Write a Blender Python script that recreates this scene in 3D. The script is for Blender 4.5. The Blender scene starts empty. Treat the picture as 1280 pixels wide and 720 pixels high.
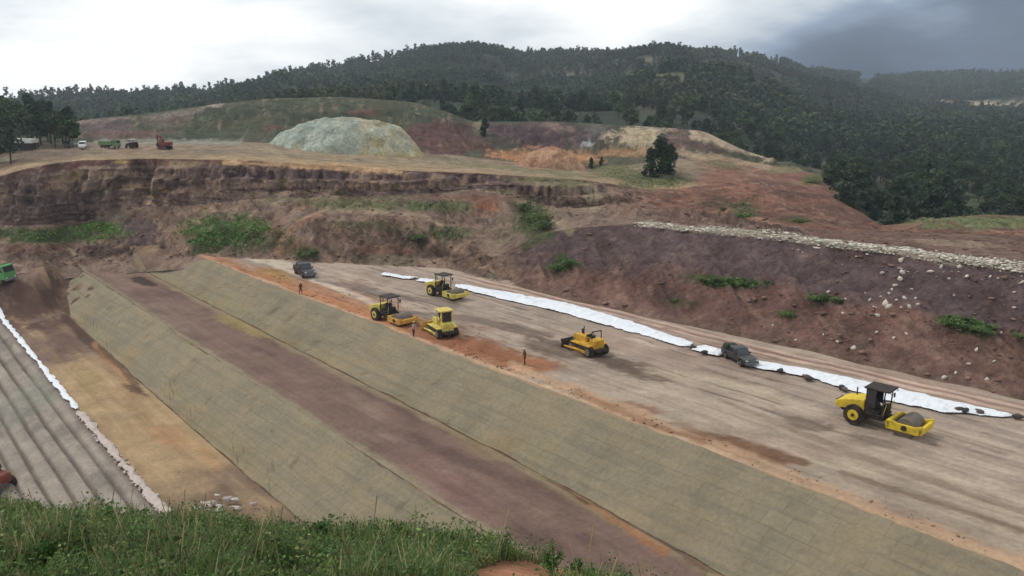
import bpy, bmesh, math, random
import numpy as np
from mathutils import Vector, Matrix
random.seed(7); RNG = np.random.default_rng(7)
SC = bpy.context.scene; COL = SC.collection
R = math.radians

# ------------------------------------------------------------------ camera geometry (photo pixels 1280x720)
F, YH, H = 1060., 120., 23.
PIT = math.atan((360-YH)/F); CP, SP = math.cos(PIT), math.sin(PIT)
def ray(x, y):
    x = np.asarray(x, float); y = np.asarray(y, float)
    return x-640, F*CP-(y-360)*SP, -(F*SP+(y-360)*CP)
def onz(x, y, z=0.):
    a, b, c = ray(x, y); t = (z-H)/c
    return a*t, b*t
def slope_y(y):
    a, b, c = ray(0, y); return -c/b
def proj(X, Y, Z):
    dz = np.asarray(Z)-H
    dep = Y*CP-dz*SP; up = Y*SP+dz*CP
    dep = np.maximum(dep, .1)
    return 640+F*X/dep, 360-F*up/dep
OX, OY = [float(q) for q in onz(262, 325)]
_bx, _by = [float(q) for q in onz(1280, 712)]
_L = math.hypot(_bx-OX, _by-OY); DX, DY = (_bx-OX)/_L, (_by-OY)/_L; NX, NY = -DY, DX
def uv2(u, v): return OX+DX*u+NX*v, OY+DY*u+NY*v
def xy2uv(x, y): return (x-OX)*DX+(y-OY)*DY, (x-OX)*NX+(y-OY)*NY

# ------------------------------------------------------------------ numpy noise
def _hash(ix, iy, s):
    n = (ix.astype(np.int64)*374761393+iy.astype(np.int64)*668265263+s*974711) & 0x7fffffff
    n = ((n ^ (n >> 13))*1274126177) & 0x7fffffff
    n = (n ^ (n >> 16)) & 0xffff
    return n/65535.
def vnoise(x, y, s=0):
    x = np.asarray(x, float); y = np.asarray(y, float)
    ix = np.floor(x); iy = np.floor(y); fx = x-ix; fy = y-iy
    fx = fx*fx*fx*(fx*(fx*6-15)+10); fy = fy*fy*fy*(fy*(fy*6-15)+10)
    a = _hash(ix, iy, s); b = _hash(ix+1, iy, s); c = _hash(ix, iy+1, s); d = _hash(ix+1, iy+1, s)
    return (a*(1-fx)+b*fx)*(1-fy)+(c*(1-fx)+d*fx)*fy
def fbm(x, y, sc=1., o=4, s=0, g=.5):
    t = 0; A = 1.; w = 0; x = np.asarray(x)*sc; y = np.asarray(y)*sc
    for k in range(o):
        t = t+A*(vnoise(x, y, s+k*17)-.5); w += A; A *= g
        x, y = x*1.63+y*1.2+5.1, y*1.63-x*1.2+9.7
    return t/w*2
def ss(a, b, x):
    t = np.clip((x-a)/(b-a), 0, 1); return t*t*(3-2*t)
def S(r, g, b, k=1.08):
    f = lambda c: ((c/255+.055)/1.055)**2.4 if c > 10 else c/255/12.92
    c = np.array([f(r), f(g), f(b)]); y = c@np.array([.3, .55, .15]); return (y+(c-y)*DSAT)*k
DSAT = .84

# ------------------------------------------------------------------ object helpers
def tag(o, label=None, cat=None, group=None, kind=None):
    if label: o['label'] = label
    if cat: o['category'] = cat
    if group: o['group'] = group
    if kind: o['kind'] = kind
    return o
def link(name, me, mat=None, parent=None):
    o = bpy.data.objects.new(name, me); COL.objects.link(o)
    if mat is not None and not me.materials: me.materials.append(mat)
    if parent is not None: o.parent = parent
    return o
def npmesh(name, V, Fc, col=None, smooth=True):
    V = np.asarray(V, np.float32); Fc = np.asarray(Fc, np.int32)
    me = bpy.data.meshes.new(name); k = Fc.shape[1]
    me.vertices.add(len(V)); me.vertices.foreach_set('co', V.ravel())
    me.loops.add(Fc.size); me.loops.foreach_set('vertex_index', Fc.ravel())
    me.polygons.add(len(Fc)); me.polygons.foreach_set('loop_start', np.arange(len(Fc), dtype=np.int32)*k)
    if smooth: me.polygons.foreach_set('use_smooth', np.ones(len(Fc), bool))
    me.update(calc_edges=True)
    if col is not None:
        a = me.color_attributes.new('Col', 'FLOAT_COLOR', 'POINT')
        c = np.ones((len(V), 4), np.float32); c[:, :3] = np.clip(col, 0, 1)
        a.data.foreach_set('color', c.ravel())
    return me
def gridfaces(nr, nc, keep=None):
    i = np.arange(nr*nc).reshape(nr, nc)
    f = np.stack([i[:-1, :-1], i[:-1, 1:], i[1:, 1:], i[1:, :-1]], -1).reshape(-1, 4)
    if keep is not None:
        k = (keep[:-1, :-1] & keep[1:, 1:] & keep[:-1, 1:] & keep[1:, :-1]).ravel(); f = f[k]
    return f
def gridobj(name, X, Y, Z, col, mat, keep=None, smooth=True, flip=False):
    nr, nc = X.shape
    f = gridfaces(nr, nc, keep)
    if flip: f = f[:, ::-1]
    V = np.stack([X, Y, Z], -1).reshape(-1, 3)
    used = np.unique(f); m = np.full(len(V), -1); m[used] = np.arange(len(used))
    c = None if col is None else col.reshape(-1, 3)[used]
    return link(name, npmesh(name, V[used], m[f], c, smooth), mat)

# ------------------------------------------------------------------ materials
MATS = {}
def newmat(name):
    m = bpy.data.materials.new(name); m.use_nodes = True
    nt = m.node_tree; bs = nt.nodes['Principled BSDF']; bs.inputs['Specular IOR Level'].default_value = .25
    MATS[name] = m; return m, nt, bs
def nd(nt, t, **kw):
    n = nt.nodes.new(t)
    for k, v in kw.items():
        if k in n.inputs: n.inputs[k].default_value = v
        else: setattr(n, k, v)
    return n
def mixc(nt, a, b, fac, mode='MULTIPLY'):
    m = nt.nodes.new('ShaderNodeMix'); m.data_type = 'RGBA'; m.blend_type = mode
    for i, q in ((0, fac), (6, a), (7, b)):
        if hasattr(q, 'links'): nt.links.new(q, m.inputs[i])
        else: m.inputs[i].default_value = q if i == 0 else (*q, 1)
    return m.outputs[2]
def noise(nt, vec, scale, detail=5, rough=.6):
    n = nd(nt, 'ShaderNodeTexNoise'); n.inputs['Scale'].default_value = scale
    n.inputs['Detail'].default_value = detail; n.inputs['Roughness'].default_value = rough
    if vec is not None: nt.links.new(vec, n.inputs['Vector'])
    return n.outputs['Fac']
def ramp(nt, f, lo, hi, a=.3, b=.7):
    r = nd(nt, 'ShaderNodeMapRange'); nt.links.new(f, r.inputs['Value'])
    r.inputs['From Min'].default_value = a; r.inputs['From Max'].default_value = b
    r.inputs['To Min'].default_value = lo; r.inputs['To Max'].default_value = hi
    return r.outputs['Result']
def damvec(nt, su=1., sv=1.):
    g = nd(nt, 'ShaderNodeNewGeometry'); mp = nd(nt, 'ShaderNodeMapping')
    mp.inputs['Rotation'].default_value = (0, 0, -math.atan2(DY, DX))
    nt.links.new(g.outputs['Position'], mp.inputs['Vector'])
    m2 = nd(nt, 'ShaderNodeMapping'); m2.inputs['Scale'].default_value = (su, sv, 1)
    nt.links.new(mp.outputs[0], m2.inputs['Vector']); return m2.outputs[0]
def bump(nt, bs, h, strength, dist):
    b = nd(nt, 'ShaderNodeBump'); b.inputs['Strength'].default_value = strength; b.inputs['Distance'].default_value = dist
    nt.links.new(h, b.inputs['Height']); nt.links.new(b.outputs[0], bs.inputs['Normal'])
def soil(name, streak=None, s1=.35, s2=2.5, amp=.22, bd=.25, bstr=.6):
    """painted soil colour (vertex attribute) broken up by noise; optional streaks along the dam"""
    m, nt, bs = newmat(name); L = nt.links
    at = nd(nt, 'ShaderNodeAttribute', attribute_name='Col'); c = at.outputs['Color']
    g = nd(nt, 'ShaderNodeNewGeometry'); P = g.outputs['Position']
    n1 = noise(nt, P, s1, 6, .65); n2 = noise(nt, P, s2, 6, .7)
    k = nd(nt, 'ShaderNodeMath', operation='MULTIPLY')
    L.new(ramp(nt, n1, 1-amp, 1+amp), k.inputs[0]); L.new(ramp(nt, n2, 1-amp, 1+amp), k.inputs[1])
    f = k.outputs[0]
    if streak:
        n3 = noise(nt, damvec(nt, streak, streak*22), 1, 6, .65)
        k2 = nd(nt, 'ShaderNodeMath', operation='MULTIPLY'); L.new(f, k2.inputs[0]); L.new(ramp(nt, n3, .86, 1.12), k2.inputs[1]); f = k2.outputs[0]
    cm = nd(nt, 'ShaderNodeCombineColor')
    for i in range(3): L.new(f, cm.inputs[i])
    L.new(mixc(nt, c, cm.outputs[0], 1.), bs.inputs['Base Color'])
    bs.inputs['Roughness'].default_value = .95; bs.inputs['Specular IOR Level'].default_value = .12
    bump(nt, bs, n2, bstr, bd)
    return m
DSAT = .95
M_PLAT = soil('platform_soil', .07, .35, 2.6, .17, .12, .6)
M_BENCH = soil('bench_soil', .07, .4, 3., .18, .12, .5)
M_QUARRY = soil('quarry_soil', None, .3, 1.6, .36, .8, .9)
M_HILL = soil('hill_ground', None, .02, .12, .3, 2., .5)
M_BANK = soil('bank_soil', None, 1., 6., .3, .05, .6)
def m_geomat():
    m, nt, bs = newmat('erosion_mat'); L = nt.links
    v = damvec(nt); P = nd(nt, 'ShaderNodeNewGeometry').outputs['Position']
    br = nd(nt, 'ShaderNodeTexBrick'); L.new(v, br.inputs['Vector'])
    br.inputs['Scale'].default_value = .5; br.inputs['Mortar Size'].default_value = .03; br.inputs['Mortar Smooth'].default_value = .8
    br.inputs['Brick Width'].default_value = .8; br.inputs['Row Height'].default_value = .55
    br.inputs['Color1'].default_value = (*S(137, 126, 103), 1); br.inputs['Color2'].default_value = (*S(129, 119, 98), 1)
    br.inputs['Mortar'].default_value = (*S(120, 111, 93), 1)
    c = br.outputs['Color']
    n1 = noise(nt, P, .22, 5, .6); n2 = noise(nt, P, 3., 6, .75); n3 = noise(nt, damvec(nt, .12, 1.6), 1., 5, .6)
    c = mixc(nt, c, S(150, 131, 103), ramp(nt, n1, 0, .6, .42, .66), 'MIX')
    c = mixc(nt, c, S(112, 106, 94), ramp(nt, n3, 0, .6, .45, .7), 'MIX')
    k = nd(nt, 'ShaderNodeCombineColor'); r = ramp(nt, n2, .82, 1.16)
    for i in range(3): L.new(r, k.inputs[i])
    c = mixc(nt, c, k.outputs[0], 1.)
    at = nd(nt, 'ShaderNodeAttribute', attribute_name='Col')
    c = mixc(nt, c, at.outputs['Color'], 1.)
    L.new(c, bs.inputs['Base Color']); bs.inputs['Roughness'].default_value = .95; bs.inputs['Specular IOR Level'].default_value = .1
    bump(nt, bs, n2, .7, .06)
    return m
M_GEO = m_geomat()
def m_attr(name, rough=.8, spec=.2, ns=0, trans=0):
    m, nt, bs = newmat(name)
    at = nd(nt, 'ShaderNodeAttribute', attribute_name='Col'); c = at.outputs['Color']
    if ns:
        P = nd(nt, 'ShaderNodeNewGeometry').outputs['Position']; r = ramp(nt, noise(nt, P, ns, 4, .7), .7, 1.25)
        k = nd(nt, 'ShaderNodeCombineColor')
        for i in range(3): nt.links.new(r, k.inputs[i])
        c = mixc(nt, c, k.outputs[0], 1.)
    nt.links.new(c, bs.inputs['Base Color']); bs.inputs['Roughness'].default_value = rough; bs.inputs['Specular IOR Level'].default_value = spec
    if trans:
        t = nd(nt, 'ShaderNodeBsdfTranslucent'); nt.links.new(c, t.inputs['Color'])
        mx = nd(nt, 'ShaderNodeMixShader'); mx.inputs[0].default_value = trans
        nt.links.new(bs.outputs[0], mx.inputs[1]); nt.links.new(t.outputs[0], mx.inputs[2])
        nt.links.new(mx.outputs[0], nt.nodes['Material Output'].inputs[0])
    return m
DSAT = 1.
M_LEAF = m_attr('leaves', .7, .2, 0, .25); M_STONE = m_attr('stone', .9, .15, 5.)
DSAT = 1.
def paint(name, rgb, rough=.45, dirt=.35, metal=0., spec=.4, dc=(120, 95, 75), ds=2.2):
    """painted or bare machine surface with dust patches"""
    m, nt, bs = newmat(name)
    P = nd(nt, 'ShaderNodeTexCoord').outputs['Object']
    n = noise(nt, P, ds, 6, .7); n2 = noise(nt, P, ds*6, 4, .6)
    c = mixc(nt, S(*rgb, 1.), S(*dc, 1.), ramp(nt, n, 0, dirt, .42, .68), 'MIX')
    k = nd(nt, 'ShaderNodeCombineColor'); r = ramp(nt, n2, .86, 1.1)
    for i in range(3): nt.links.new(r, k.inputs[i])
    c = mixc(nt, c, k.outputs[0], 1.)
    nt.links.new(c, bs.inputs['Base Color']); nt.links.new(ramp(nt, n, rough, min(1, rough+.35)), bs.inputs['Roughness'])
    bs.inputs['Metallic'].default_value = metal; bs.inputs['Specular IOR Level'].default_value = spec
    return m
Y_BRIGHT = paint('yellow_paint', (232, 200, 48), .5, .5); Y_OLD = paint('ochre_paint', (222, 166, 66), .55, .6)
Y_DOZ = paint('dozer_yellow_paint', (216, 164, 34), .5, .6); Y_PALE = paint('pale_yellow_paint', (222, 200, 98), .55, .55)
BLACK = paint('black_paint', (26, 27, 28), .6, .4); RUBBER = paint('rubber', (34, 32, 31), .85, .6)
STEEL = paint('worn_steel', (122, 114, 105), .6, .75, .3); DARKM = paint('dark_metal', (44, 42, 40), .6, .4)
CAR = paint('dark_car_paint', (30, 34, 42), .25, .15, 0, .5); BUMP = paint('grey_trim', (110, 112, 116), .4, .2)
CARG = paint('charcoal_car_paint', (44, 50, 52), .3, .3, 0, .5)
WHITE = paint('white_paint', (225, 225, 220), .5, .25); GREEN = paint('green_paint', (84, 150, 84), .45, .25)
RED = paint('red_paint', (122, 46, 38), .5, .4); GREENP = paint('pale_green_paint', (112, 142, 96), .5, .35)
BLUE = paint('blue_cloth', (48, 50, 92), .8, .1); DKGREEN = paint('dark_green_tarp', (40, 54, 40), .85, .2)
LAMP = paint('lamp_lens', (210, 205, 195), .15, .1); TAIL = paint('tail_lens', (130, 20, 16), .2, .1)
def glassm():
    m, nt, bs = newmat('window_glass'); bs.inputs['Base Color'].default_value = (.03, .035, .04, 1)
    bs.inputs['Roughness'].default_value = .08; bs.inputs['Specular IOR Level'].default_value = .7; return m
GLASS = glassm()
def m_sheet():
    m, nt, bs = newmat('white_geotextile'); P = nd(nt, 'ShaderNodeNewGeometry').outputs['Position']
    c = mixc(nt, (.82, .84, .87), S(170, 155, 140), ramp(nt, noise(nt, P, .8, 7, .75), 0, .7, .56, .76), 'MIX')
    nt.links.new(c, bs.inputs['Base Color']); bs.inputs['Roughness'].default_value = .8
    bump(nt, bs, noise(nt, P, 1.6, 5, .65), .9, .25); return m
M_SHEET = m_sheet()
SKIN = paint('skin', (120, 80, 60), .6, 0); TROUS = paint('work_trousers', (62, 52, 52), .9, .3); SHIRT = paint('brown_shirt', (104, 62, 44), .9, .2)
PALESH = paint('pale_shirt', (176, 150, 138), .9, .2); HELM = paint('helmet', (216, 200, 150), .4, .1)

DSAT = .95
# ------------------------------------------------------------------ painting of ground colours
def seg_dist(PX, PY, pts):
    best = np.full(PX.shape, 1e9); w = np.zeros(PX.shape)
    for (x0, y0, w0), (x1, y1, w1) in zip(pts[:-1], pts[1:]):
        dx, dy = x1-x0, y1-y0; t = np.clip(((PX-x0)*dx+(PY-y0)*dy)/(dx*dx+dy*dy+1e-9), 0, 1)
        d = np.hypot(PX-x0-dx*t, PY-y0-dy*t)/(w0+(w1-w0)*t)
        best = np.minimum(best, d)
    return best
def paintground(col, X, Y, Z, patches, seed=0, rough=.5, nsc=.25):
    PX, PY = proj(X, Y, Z)
    n = fbm(X, Y, nsc, 5, seed); nz = fbm(X+Y*.3, Z*2.5+Y*.15, nsc*2, 4, seed+5)
    q = n*.7+nz*.5
    hf = fbm(X*1.3+Z, Y*1.3-Z, nsc*6, 3, seed+9)
    for p in patches:
        if p[0] == 'e':
            _, cx, cy, rx, ry, ang, c, a = p
            ca, sa = math.cos(R(ang)), math.sin(R(ang))
            dx, dy = PX-cx, PY-cy
            d = np.hypot((dx*ca+dy*sa)/rx, (-dx*sa+dy*ca)/ry)
        else:
            _, pts, c, a = p; d = seg_dist(PX, PY, pts)
        m = (1-ss(.6, 1.25, d+q*rough*1.5+hf*.45))*a
        col[...] = col*(1-m[..., None])+S(*c)*m[..., None]
    return col
def lerpc(a, b, t): return a+(b-a)*np.asarray(t)[..., None]

# ------------------------------------------------------------------ dam body
def bp(u, k):
    if k == 0: return u*0
    if k == 1: return np.interp(u, [-13, 25, 75, 93, 120], [-4.5, -5.1, -5.9, -7.0, -7.6])
    if k == 2: return np.interp(u, [-20, 0, 25, 65, 78, 120], [-11.6, -12, -13, -13.7, -14, -14.4])
    if k == 3: return np.interp(u, [-24, -8, 25, 58, 120], [-16.9, -17.4, -18.7, -19.5, -20])
    if k == 4: return np.interp(u, [-14, 14, 33, 55, 120], [-24.7, -25.5, -26, -26.5, -27])
ZL = [0, -3.6, -3.6, -7, -7]
UEND = np.array([-1.5, -13, -21, -13, -13])
def endblend(u, v):
    e = np.interp(v, [-30, -19.5, -17, -13, -5, 0], [-14, -10, -14, -24, -14, -2])
    return ss(e+1, e-9, u)
def dam_z(u, v, z):
    ze = np.interp(v, [-60, -40, -26, -18, -12, -5, 0], [-6, -5, -3.6, -2.6, -1.4, -.5, 0])
    k = endblend(u, v); return z*(1-k)+ze*k
def dam_strip(k, t0, t1, us, n):
    """grid between break lines k and k+1 (t in 0..1)"""
    t = np.linspace(t0, t1, n)[:, None]; U = np.repeat(us[None], n, 0)
    V = bp(U, k)*(1-t)+bp(U, k+1)*t
    z0, z1 = ZL[k], ZL[k+1]
    Z = dam_z(U, V, z0*(1-t)+z1*t)
    X, Y = uv2(U, V); return U, V, X, Y, Z, t+0*U
us = np.arange(-45, 122, .33)

# platform (v 0 .. under the right hill)
vs = np.arange(0, 34, .28); U, V = np.meshgrid(us, vs); X, Y = uv2(U, V)
berm = .12*np.exp(-((V-.5)/.5)**2)*(fbm(U, V, .3, 3, 3)+.6)
ru = fbm(U*.12, V*2.2, 1, 4, 11)
Z = .10*fbm(X, Y, .25, 4, 2)+.05*ru+berm*ss(0, .3, V)+.45*np.exp(-((U-47)**2/120+(V-3.5)**2/6))*(.5+fbm(X, Y, .8, 3, 9))+.35*np.exp(-((U-62)**2/60+(V-8.5)**2/5))*(.4+fbm(X, Y, .9, 3, 19))
Z[0] = 0
c = lerpc(S(160, 142, 126), S(164, 146, 126), ss(55, 95, U)*ss(14, 2, V))
c = lerpc(c, S(130, 115, 104), .5*ss(-.05, .5, ru)); c = lerpc(c, S(172, 154, 136), .4*ss(.1, .55, -ru))
c = lerpc(c, S(146, 123, 108), .6*ss(.05, .5, fbm(U*.35, V, .22, 4, 41)))
PLATP = [
 ('l', [(255, 320, 9), (330, 347, 16), (420, 378, 22), (520, 418, 24), (600, 440, 18), (690, 462, 10)], (158, 113, 82), .9),
 ('l', [(290, 335, 4), (420, 380, 6), (520, 418, 8), (590, 440, 8)], (176, 116, 76), .6),
 ('e', 345, 342, 26, 6, 20, (150, 118, 66), .7),
 ('l', [(310, 322, 5), (350, 330, 6), (400, 352, 4), (470, 380, 3)], (190, 172, 152), .8),
 ('e', 600, 432, 60, 17, 15, (134, 88, 62), .95), ('e', 545, 424, 40, 9, 20, (140, 92, 66), .9),
 ('e', 670, 455, 45, 12, 5, (142, 94, 66), .8),
 ('e', 690, 436, 50, 12, 12, (100, 80, 68), .75), ('e', 780, 457, 60, 10, 15, (88, 72, 62), .9),
 ('l', [(630, 410, 3), (700, 430, 4), (700, 434, 3)], (100, 84, 74), .8),
 ('l', [(470, 388, 2), (560, 394, 3), (640, 408, 4), (690, 420, 4)], (112, 97, 86), .8),
 ('l', [(395, 350, 2), (470, 366, 3), (570, 382, 4)], (112, 98, 90), .7),
 ('l', [(800, 530, 4), (900, 552, 8), (960, 568, 10), (1010, 580, 4)], (112, 80, 58), .85),
 ('e', 925, 562, 70, 10, 16, (104, 76, 58), .75), ('e', 800, 510, 30, 7, 15, (120, 84, 60), .7), ('e', 745, 500, 25, 7, 20, (178, 132, 96), .7),
 ('e', 1010, 530, 30, 6, 10, (110, 92, 80), .8), ('e', 1085, 552, 40, 7, 8, (96, 78, 66), .5),
 ('l', [(640, 456, 5), (760, 504, 8), (900, 560, 9), (1100, 640, 10), (1290, 712, 12)], (176, 142, 112), .8), ('l', [(262, 326, 2), (420, 386, 3), (560, 438, 3), (640, 470, 4), (760, 516, 4), (1000, 606, 5), (1290, 718, 7)], (186, 154, 124), .8), ('l', [(720, 490, 4), (800, 525, 5), (880, 552, 5)], (126, 88, 62), .55), ('e', 860, 535, 40, 6, 18, (118, 86, 64), .6),
 ('l', [(1050, 590, 3), (1160, 625, 4), (1280, 665, 5)], (112, 92, 76), .75), ('l', [(900, 500, 3), (1060, 565, 4), (1280, 640, 5)], (122, 103, 88), .6),
 ('e', 1150, 680, 110, 20, 22, (166, 146, 114), .7), ('e', 900, 480, 90, 8, 12, (176, 158, 136), .6), ('e', 990, 505, 70, 7, 14, (172, 152, 132), .6),
]
c = paintground(c, X, Y, Z, PLATP, 3)
# haul track behind the sheet
vt = np.interp(U, [30, 55, 80, 100], [20.9, 21.9, 22.6, 24.2])
c = lerpc(c, S(132, 106, 94), .85*ss(1.6, 1.1, np.abs(V-vt+.2+fbm(U, V, .3, 3, 5)*.3))*ss(25, 40, U))
for off in (-.75, .55): c = lerpc(c, S(182, 156, 138), .9*ss(.5, .2, np.abs(V-vt-off+fbm(U, V, .2, 3, 6)*.25))*ss(20, 40, U))
PX, PY = proj(X, Y, Z)
tk = np.zeros(U.shape)
for i in range(44):
    v0 = random.uniform(1.5, 20); ua = random.uniform(-5, 95); ub = ua+random.uniform(8, 35); sl_ = random.uniform(-.06, .06); wv_ = random.uniform(.12, .28)
    vv = v0+(U-ua)*sl_+.5*fbm(U*.15, U*0+i, 1, 2, i); tk = np.maximum(tk, np.maximum(ss(wv_, wv_*.4, np.abs(V-vv)), ss(wv_, wv_*.4, np.abs(V-vv-1.85)))*ss(ua, ua+3, U)*ss(ub, ub-3, U)*random.uniform(.3, .9))
c = lerpc(c, S(96, 79, 69), .9*tk*ss(-.35, .2, fbm(U, V, .6, 3, 66)))
c = c*(1+.16*fbm(U*.4, V, 1.2, 4, 67)+.14*fbm(U, V, .12, 4, 68))[..., None]
Z = Z-.06*tk*ss(.4, 1, V)
gridobj('dam_platform', X, Y, Z, c, M_PLAT, keep=(Y > 12) & (PX > -700) & (PX < 1900)).update_tag()
tag(bpy.data.objects['dam_platform'], 'wide bare brown dam crest platform with machines on it', 'ground', kind='structure')

# the two mat covered slopes
def slope_mat(k, name, label, uend, ntop):
    n = 16; t = np.linspace(0, 1, n)[:, None]
    ue = np.interp(t[:, 0], [0, .3, .65, 1], uend)[:, None]
    uu = np.linspace(0, 1, 460)[None]; U = ue+(122-ue)*uu; T0 = np.clip(.02+.022*fbm(U[0], U[0]*0, .8, 4, 77+k)+.03*fbm(U[0], U[0]*0, .07, 2, 78+k), 0, .2)[None]; T1 = 1-np.clip(.01+.022*fbm(U[-1], U[-1]*0, .4, 4, 79+k), 0, .2)[None]; T = T0+t*(T1-T0)+0*U
    V = bp(U, k)*(1-T)+bp(U, k+1)*T; Zb = ZL[k]*(1-T)+ZL[k+1]*T
    Z = dam_z(U, V, Zb)+.06+.05*fbm(U, V, .5, 3, 21+k)+.16*fbm(U, V*.6, .16, 4, 25+k)*np.sin(T*math.pi)+.05*np.abs(fbm(U, V*.2, .5, 3, 27+k)); X, Y = uv2(U, V)
    V2 = V.copy()
    c = np.ones(X.shape+(3,))
    c = lerpc(c, np.array([1.16, 1.13, 1.08]), .8*ss(.14, .05, T+fbm(U, V, .5, 3, 4)*.03))
    c = lerpc(c, np.array([1.08, 1.0, .86]), .7*ss(.75, 1., T+fbm(U, V, .2, 4, 8)*.5))
    for i in range(34):
        a, b = random.uniform(-5, 75), random.uniform(.15, .95)
        d = np.hypot((U-a)/random.uniform(.18, .4), (T-b)/random.uniform(.04, .11))
        c = lerpc(c, np.array([.55, .52, .5]), .7*ss(1.2, .5, d))
    c = c*(1+.16*fbm(U*1.2, V*.35, .5, 4, 61+k)+.12*fbm(U, V, .08, 3, 63+k))[..., None]
    o = gridobj(name, X, Y, Z, c, M_GEO, keep=Y > 8, flip=True)
    return tag(o, label, 'embankment slope', kind='structure')
slope_mat(0, 'upper_embankment_slope', 'upper olive grey erosion mat slope below the crest platform', [-1, -5, -9, -13.5], 0)
slope_mat(2, 'lower_embankment_slope', 'lower olive grey erosion mat slope below the brown bench', [-21.5, -23, -18.5, -7], 0)
# ground under the mats, so that their rounded ends lie on soil
for k, nm in ((0, 'upper_slope_subgrade'), (2, 'lower_slope_subgrade')):
    U, V, X, Y, Z, T = dam_strip(k, 0, 1, us, 18)
    Z = Z-.12*(U > -2)*np.sin(T*math.pi)+(.5*fbm(X, Y, .35, 5, 5)+.25*fbm(X, Y, 1.2, 3, 6))*ss(-6, -16, U)*np.sin(T*math.pi)
    c = lerpc(S(102, 82, 70)+0*X[..., None], S(134, 108, 84), ss(-.2, .4, fbm(X, Y, .3, 4, 5))); c = lerpc(c, S(178, 146, 116), .8*(U > -1)*(k == 0)*ss(.25, .1, T))
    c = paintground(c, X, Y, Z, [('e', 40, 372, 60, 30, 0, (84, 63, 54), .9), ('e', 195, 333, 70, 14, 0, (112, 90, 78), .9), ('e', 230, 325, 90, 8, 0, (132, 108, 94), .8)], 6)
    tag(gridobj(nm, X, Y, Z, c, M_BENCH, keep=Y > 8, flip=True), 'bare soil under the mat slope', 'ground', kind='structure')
# bench
U, V, X, Y, Z, T = dam_strip(1, 0, 1, us, 34)
Z = Z+np.sin(T*math.pi)*(.10*fbm(X, Y, .35, 4, 31)+.05*fbm(U*.15, V*1.8, 1, 3, 4))
c = lerpc(S(116, 93, 82)+0*X[..., None], S(98, 78, 71), ss(-.1, .5, fbm(U*.25, V, .35, 4, 12)))
c = lerpc(c, S(134, 112, 98), .6*ss(.1, .6, fbm(U*.3, V*1.2, .3, 4, 14)))
c = lerpc(c, S(136, 122, 94), .75*ss(.13, .04, T+fbm(U, V, .3, 3, 7)*.06)); c = lerpc(c, S(132, 122, 98), .8*ss(.9, .96, T+fbm(U, V, .4, 3, 9)*.05))
c = paintground(c, X, Y, Z, [('e', 300, 405, 30, 8, 20, (140, 122, 76), .8), ('e', 150, 345, 40, 8, 10, (124, 100, 86), .7), ('e', 180, 352, 14, 4, 15, (60, 46, 40), .9),
  ('l', [(690, 600, 3), (735, 627, 4), (760, 645, 5), (830, 690, 6)], (146, 100, 66), .8), ('l', [(685, 598, 2), (735, 628, 3)], (86, 62, 44), .8),
  ('e', 730, 672, 22, 7, 25, (92, 70, 66), .8), ('e', 560, 600, 90, 22, 35, (120, 92, 84), .6), ('e', 880, 700, 30, 12, 20, (100, 74, 62), .7), ('e', 600, 560, 40, 9, 30, (130, 112, 84), .6)], 8)
tag(gridobj('bench', X, Y, Z, c, M_BENCH, keep=Y > 8, flip=True), 'reddish brown bench between the two mat slopes', 'ground', kind='structure')
# lower floor
U, V, X, Y, Z, T = dam_strip(3, 0, 1, us, 36)
Z = Z+np.sin(T*math.pi)*(.16*fbm(X, Y, .3, 4, 51)+.09*fbm(U*.12, V*1.6, 1, 3, 5))
c = lerpc(S(118, 96, 84)+0*X[..., None], S(160, 134, 100), ss(8, 24, U+fbm(X, Y, .2, 4, 6)*8)); c = lerpc(c, S(120, 99, 82), ss(50, 58, U+fbm(X, Y, .2, 4, 8)*6))
c = lerpc(c, S(140, 112, 82), .6*ss(0, .5, fbm(U*.2, V*1.1, .5, 4, 15))); c = lerpc(c, S(168, 142, 106), .55*ss(.15, .6, fbm(U*.2, V*1.3, .4, 4, 16)))
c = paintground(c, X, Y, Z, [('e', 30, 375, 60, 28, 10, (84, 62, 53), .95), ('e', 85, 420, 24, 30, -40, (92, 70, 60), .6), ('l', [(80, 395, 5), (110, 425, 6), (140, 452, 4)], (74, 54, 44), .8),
  ('l', [(120, 430, 5), (150, 462, 7), (172, 490, 6)], (160, 116, 78), .55), ('l', [(125, 434, 3), (160, 468, 4), (175, 488, 4)], (84, 66, 50), .7),
  ('e', 170, 488, 16, 5, 20, (84, 66, 54), .85), ('e', 215, 545, 30, 14, 40, (162, 116, 78), .45), ('e', 260, 570, 25, 10, 40, (158, 122, 84), .6), ('e', 110, 480, 16, 30, -35, (140, 118, 80), .6)], 16)
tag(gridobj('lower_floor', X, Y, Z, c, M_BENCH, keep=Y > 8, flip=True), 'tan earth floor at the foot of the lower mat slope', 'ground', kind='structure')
# furrowed grey slope
vq = np.linspace(0, 1, 210)[:, None]; U = np.repeat(us[None], 210, 0); d = vq*30+0*U
V = bp(U, 4)-d
per = 1.42; ph = (d+fbm(U*.3, d, .3, 3, 71)*.10)/per
fur = np.abs(((ph % 1)-.5))*2
Z0 = -7-.30*d
zz = dam_z(U, V, Z0); am = ss(.9, 1.6, d)*(1-endblend(U, V))
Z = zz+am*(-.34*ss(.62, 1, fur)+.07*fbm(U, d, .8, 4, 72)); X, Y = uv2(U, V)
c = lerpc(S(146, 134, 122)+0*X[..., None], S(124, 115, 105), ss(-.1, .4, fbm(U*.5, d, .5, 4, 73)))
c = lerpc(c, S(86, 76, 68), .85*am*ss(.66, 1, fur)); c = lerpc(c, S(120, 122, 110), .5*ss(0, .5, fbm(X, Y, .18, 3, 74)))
c = lerpc(c, S(112, 92, 86), .6*ss(.9, .3, d)); c = lerpc(c, S(94, 74, 64), endblend(U, V))
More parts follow.
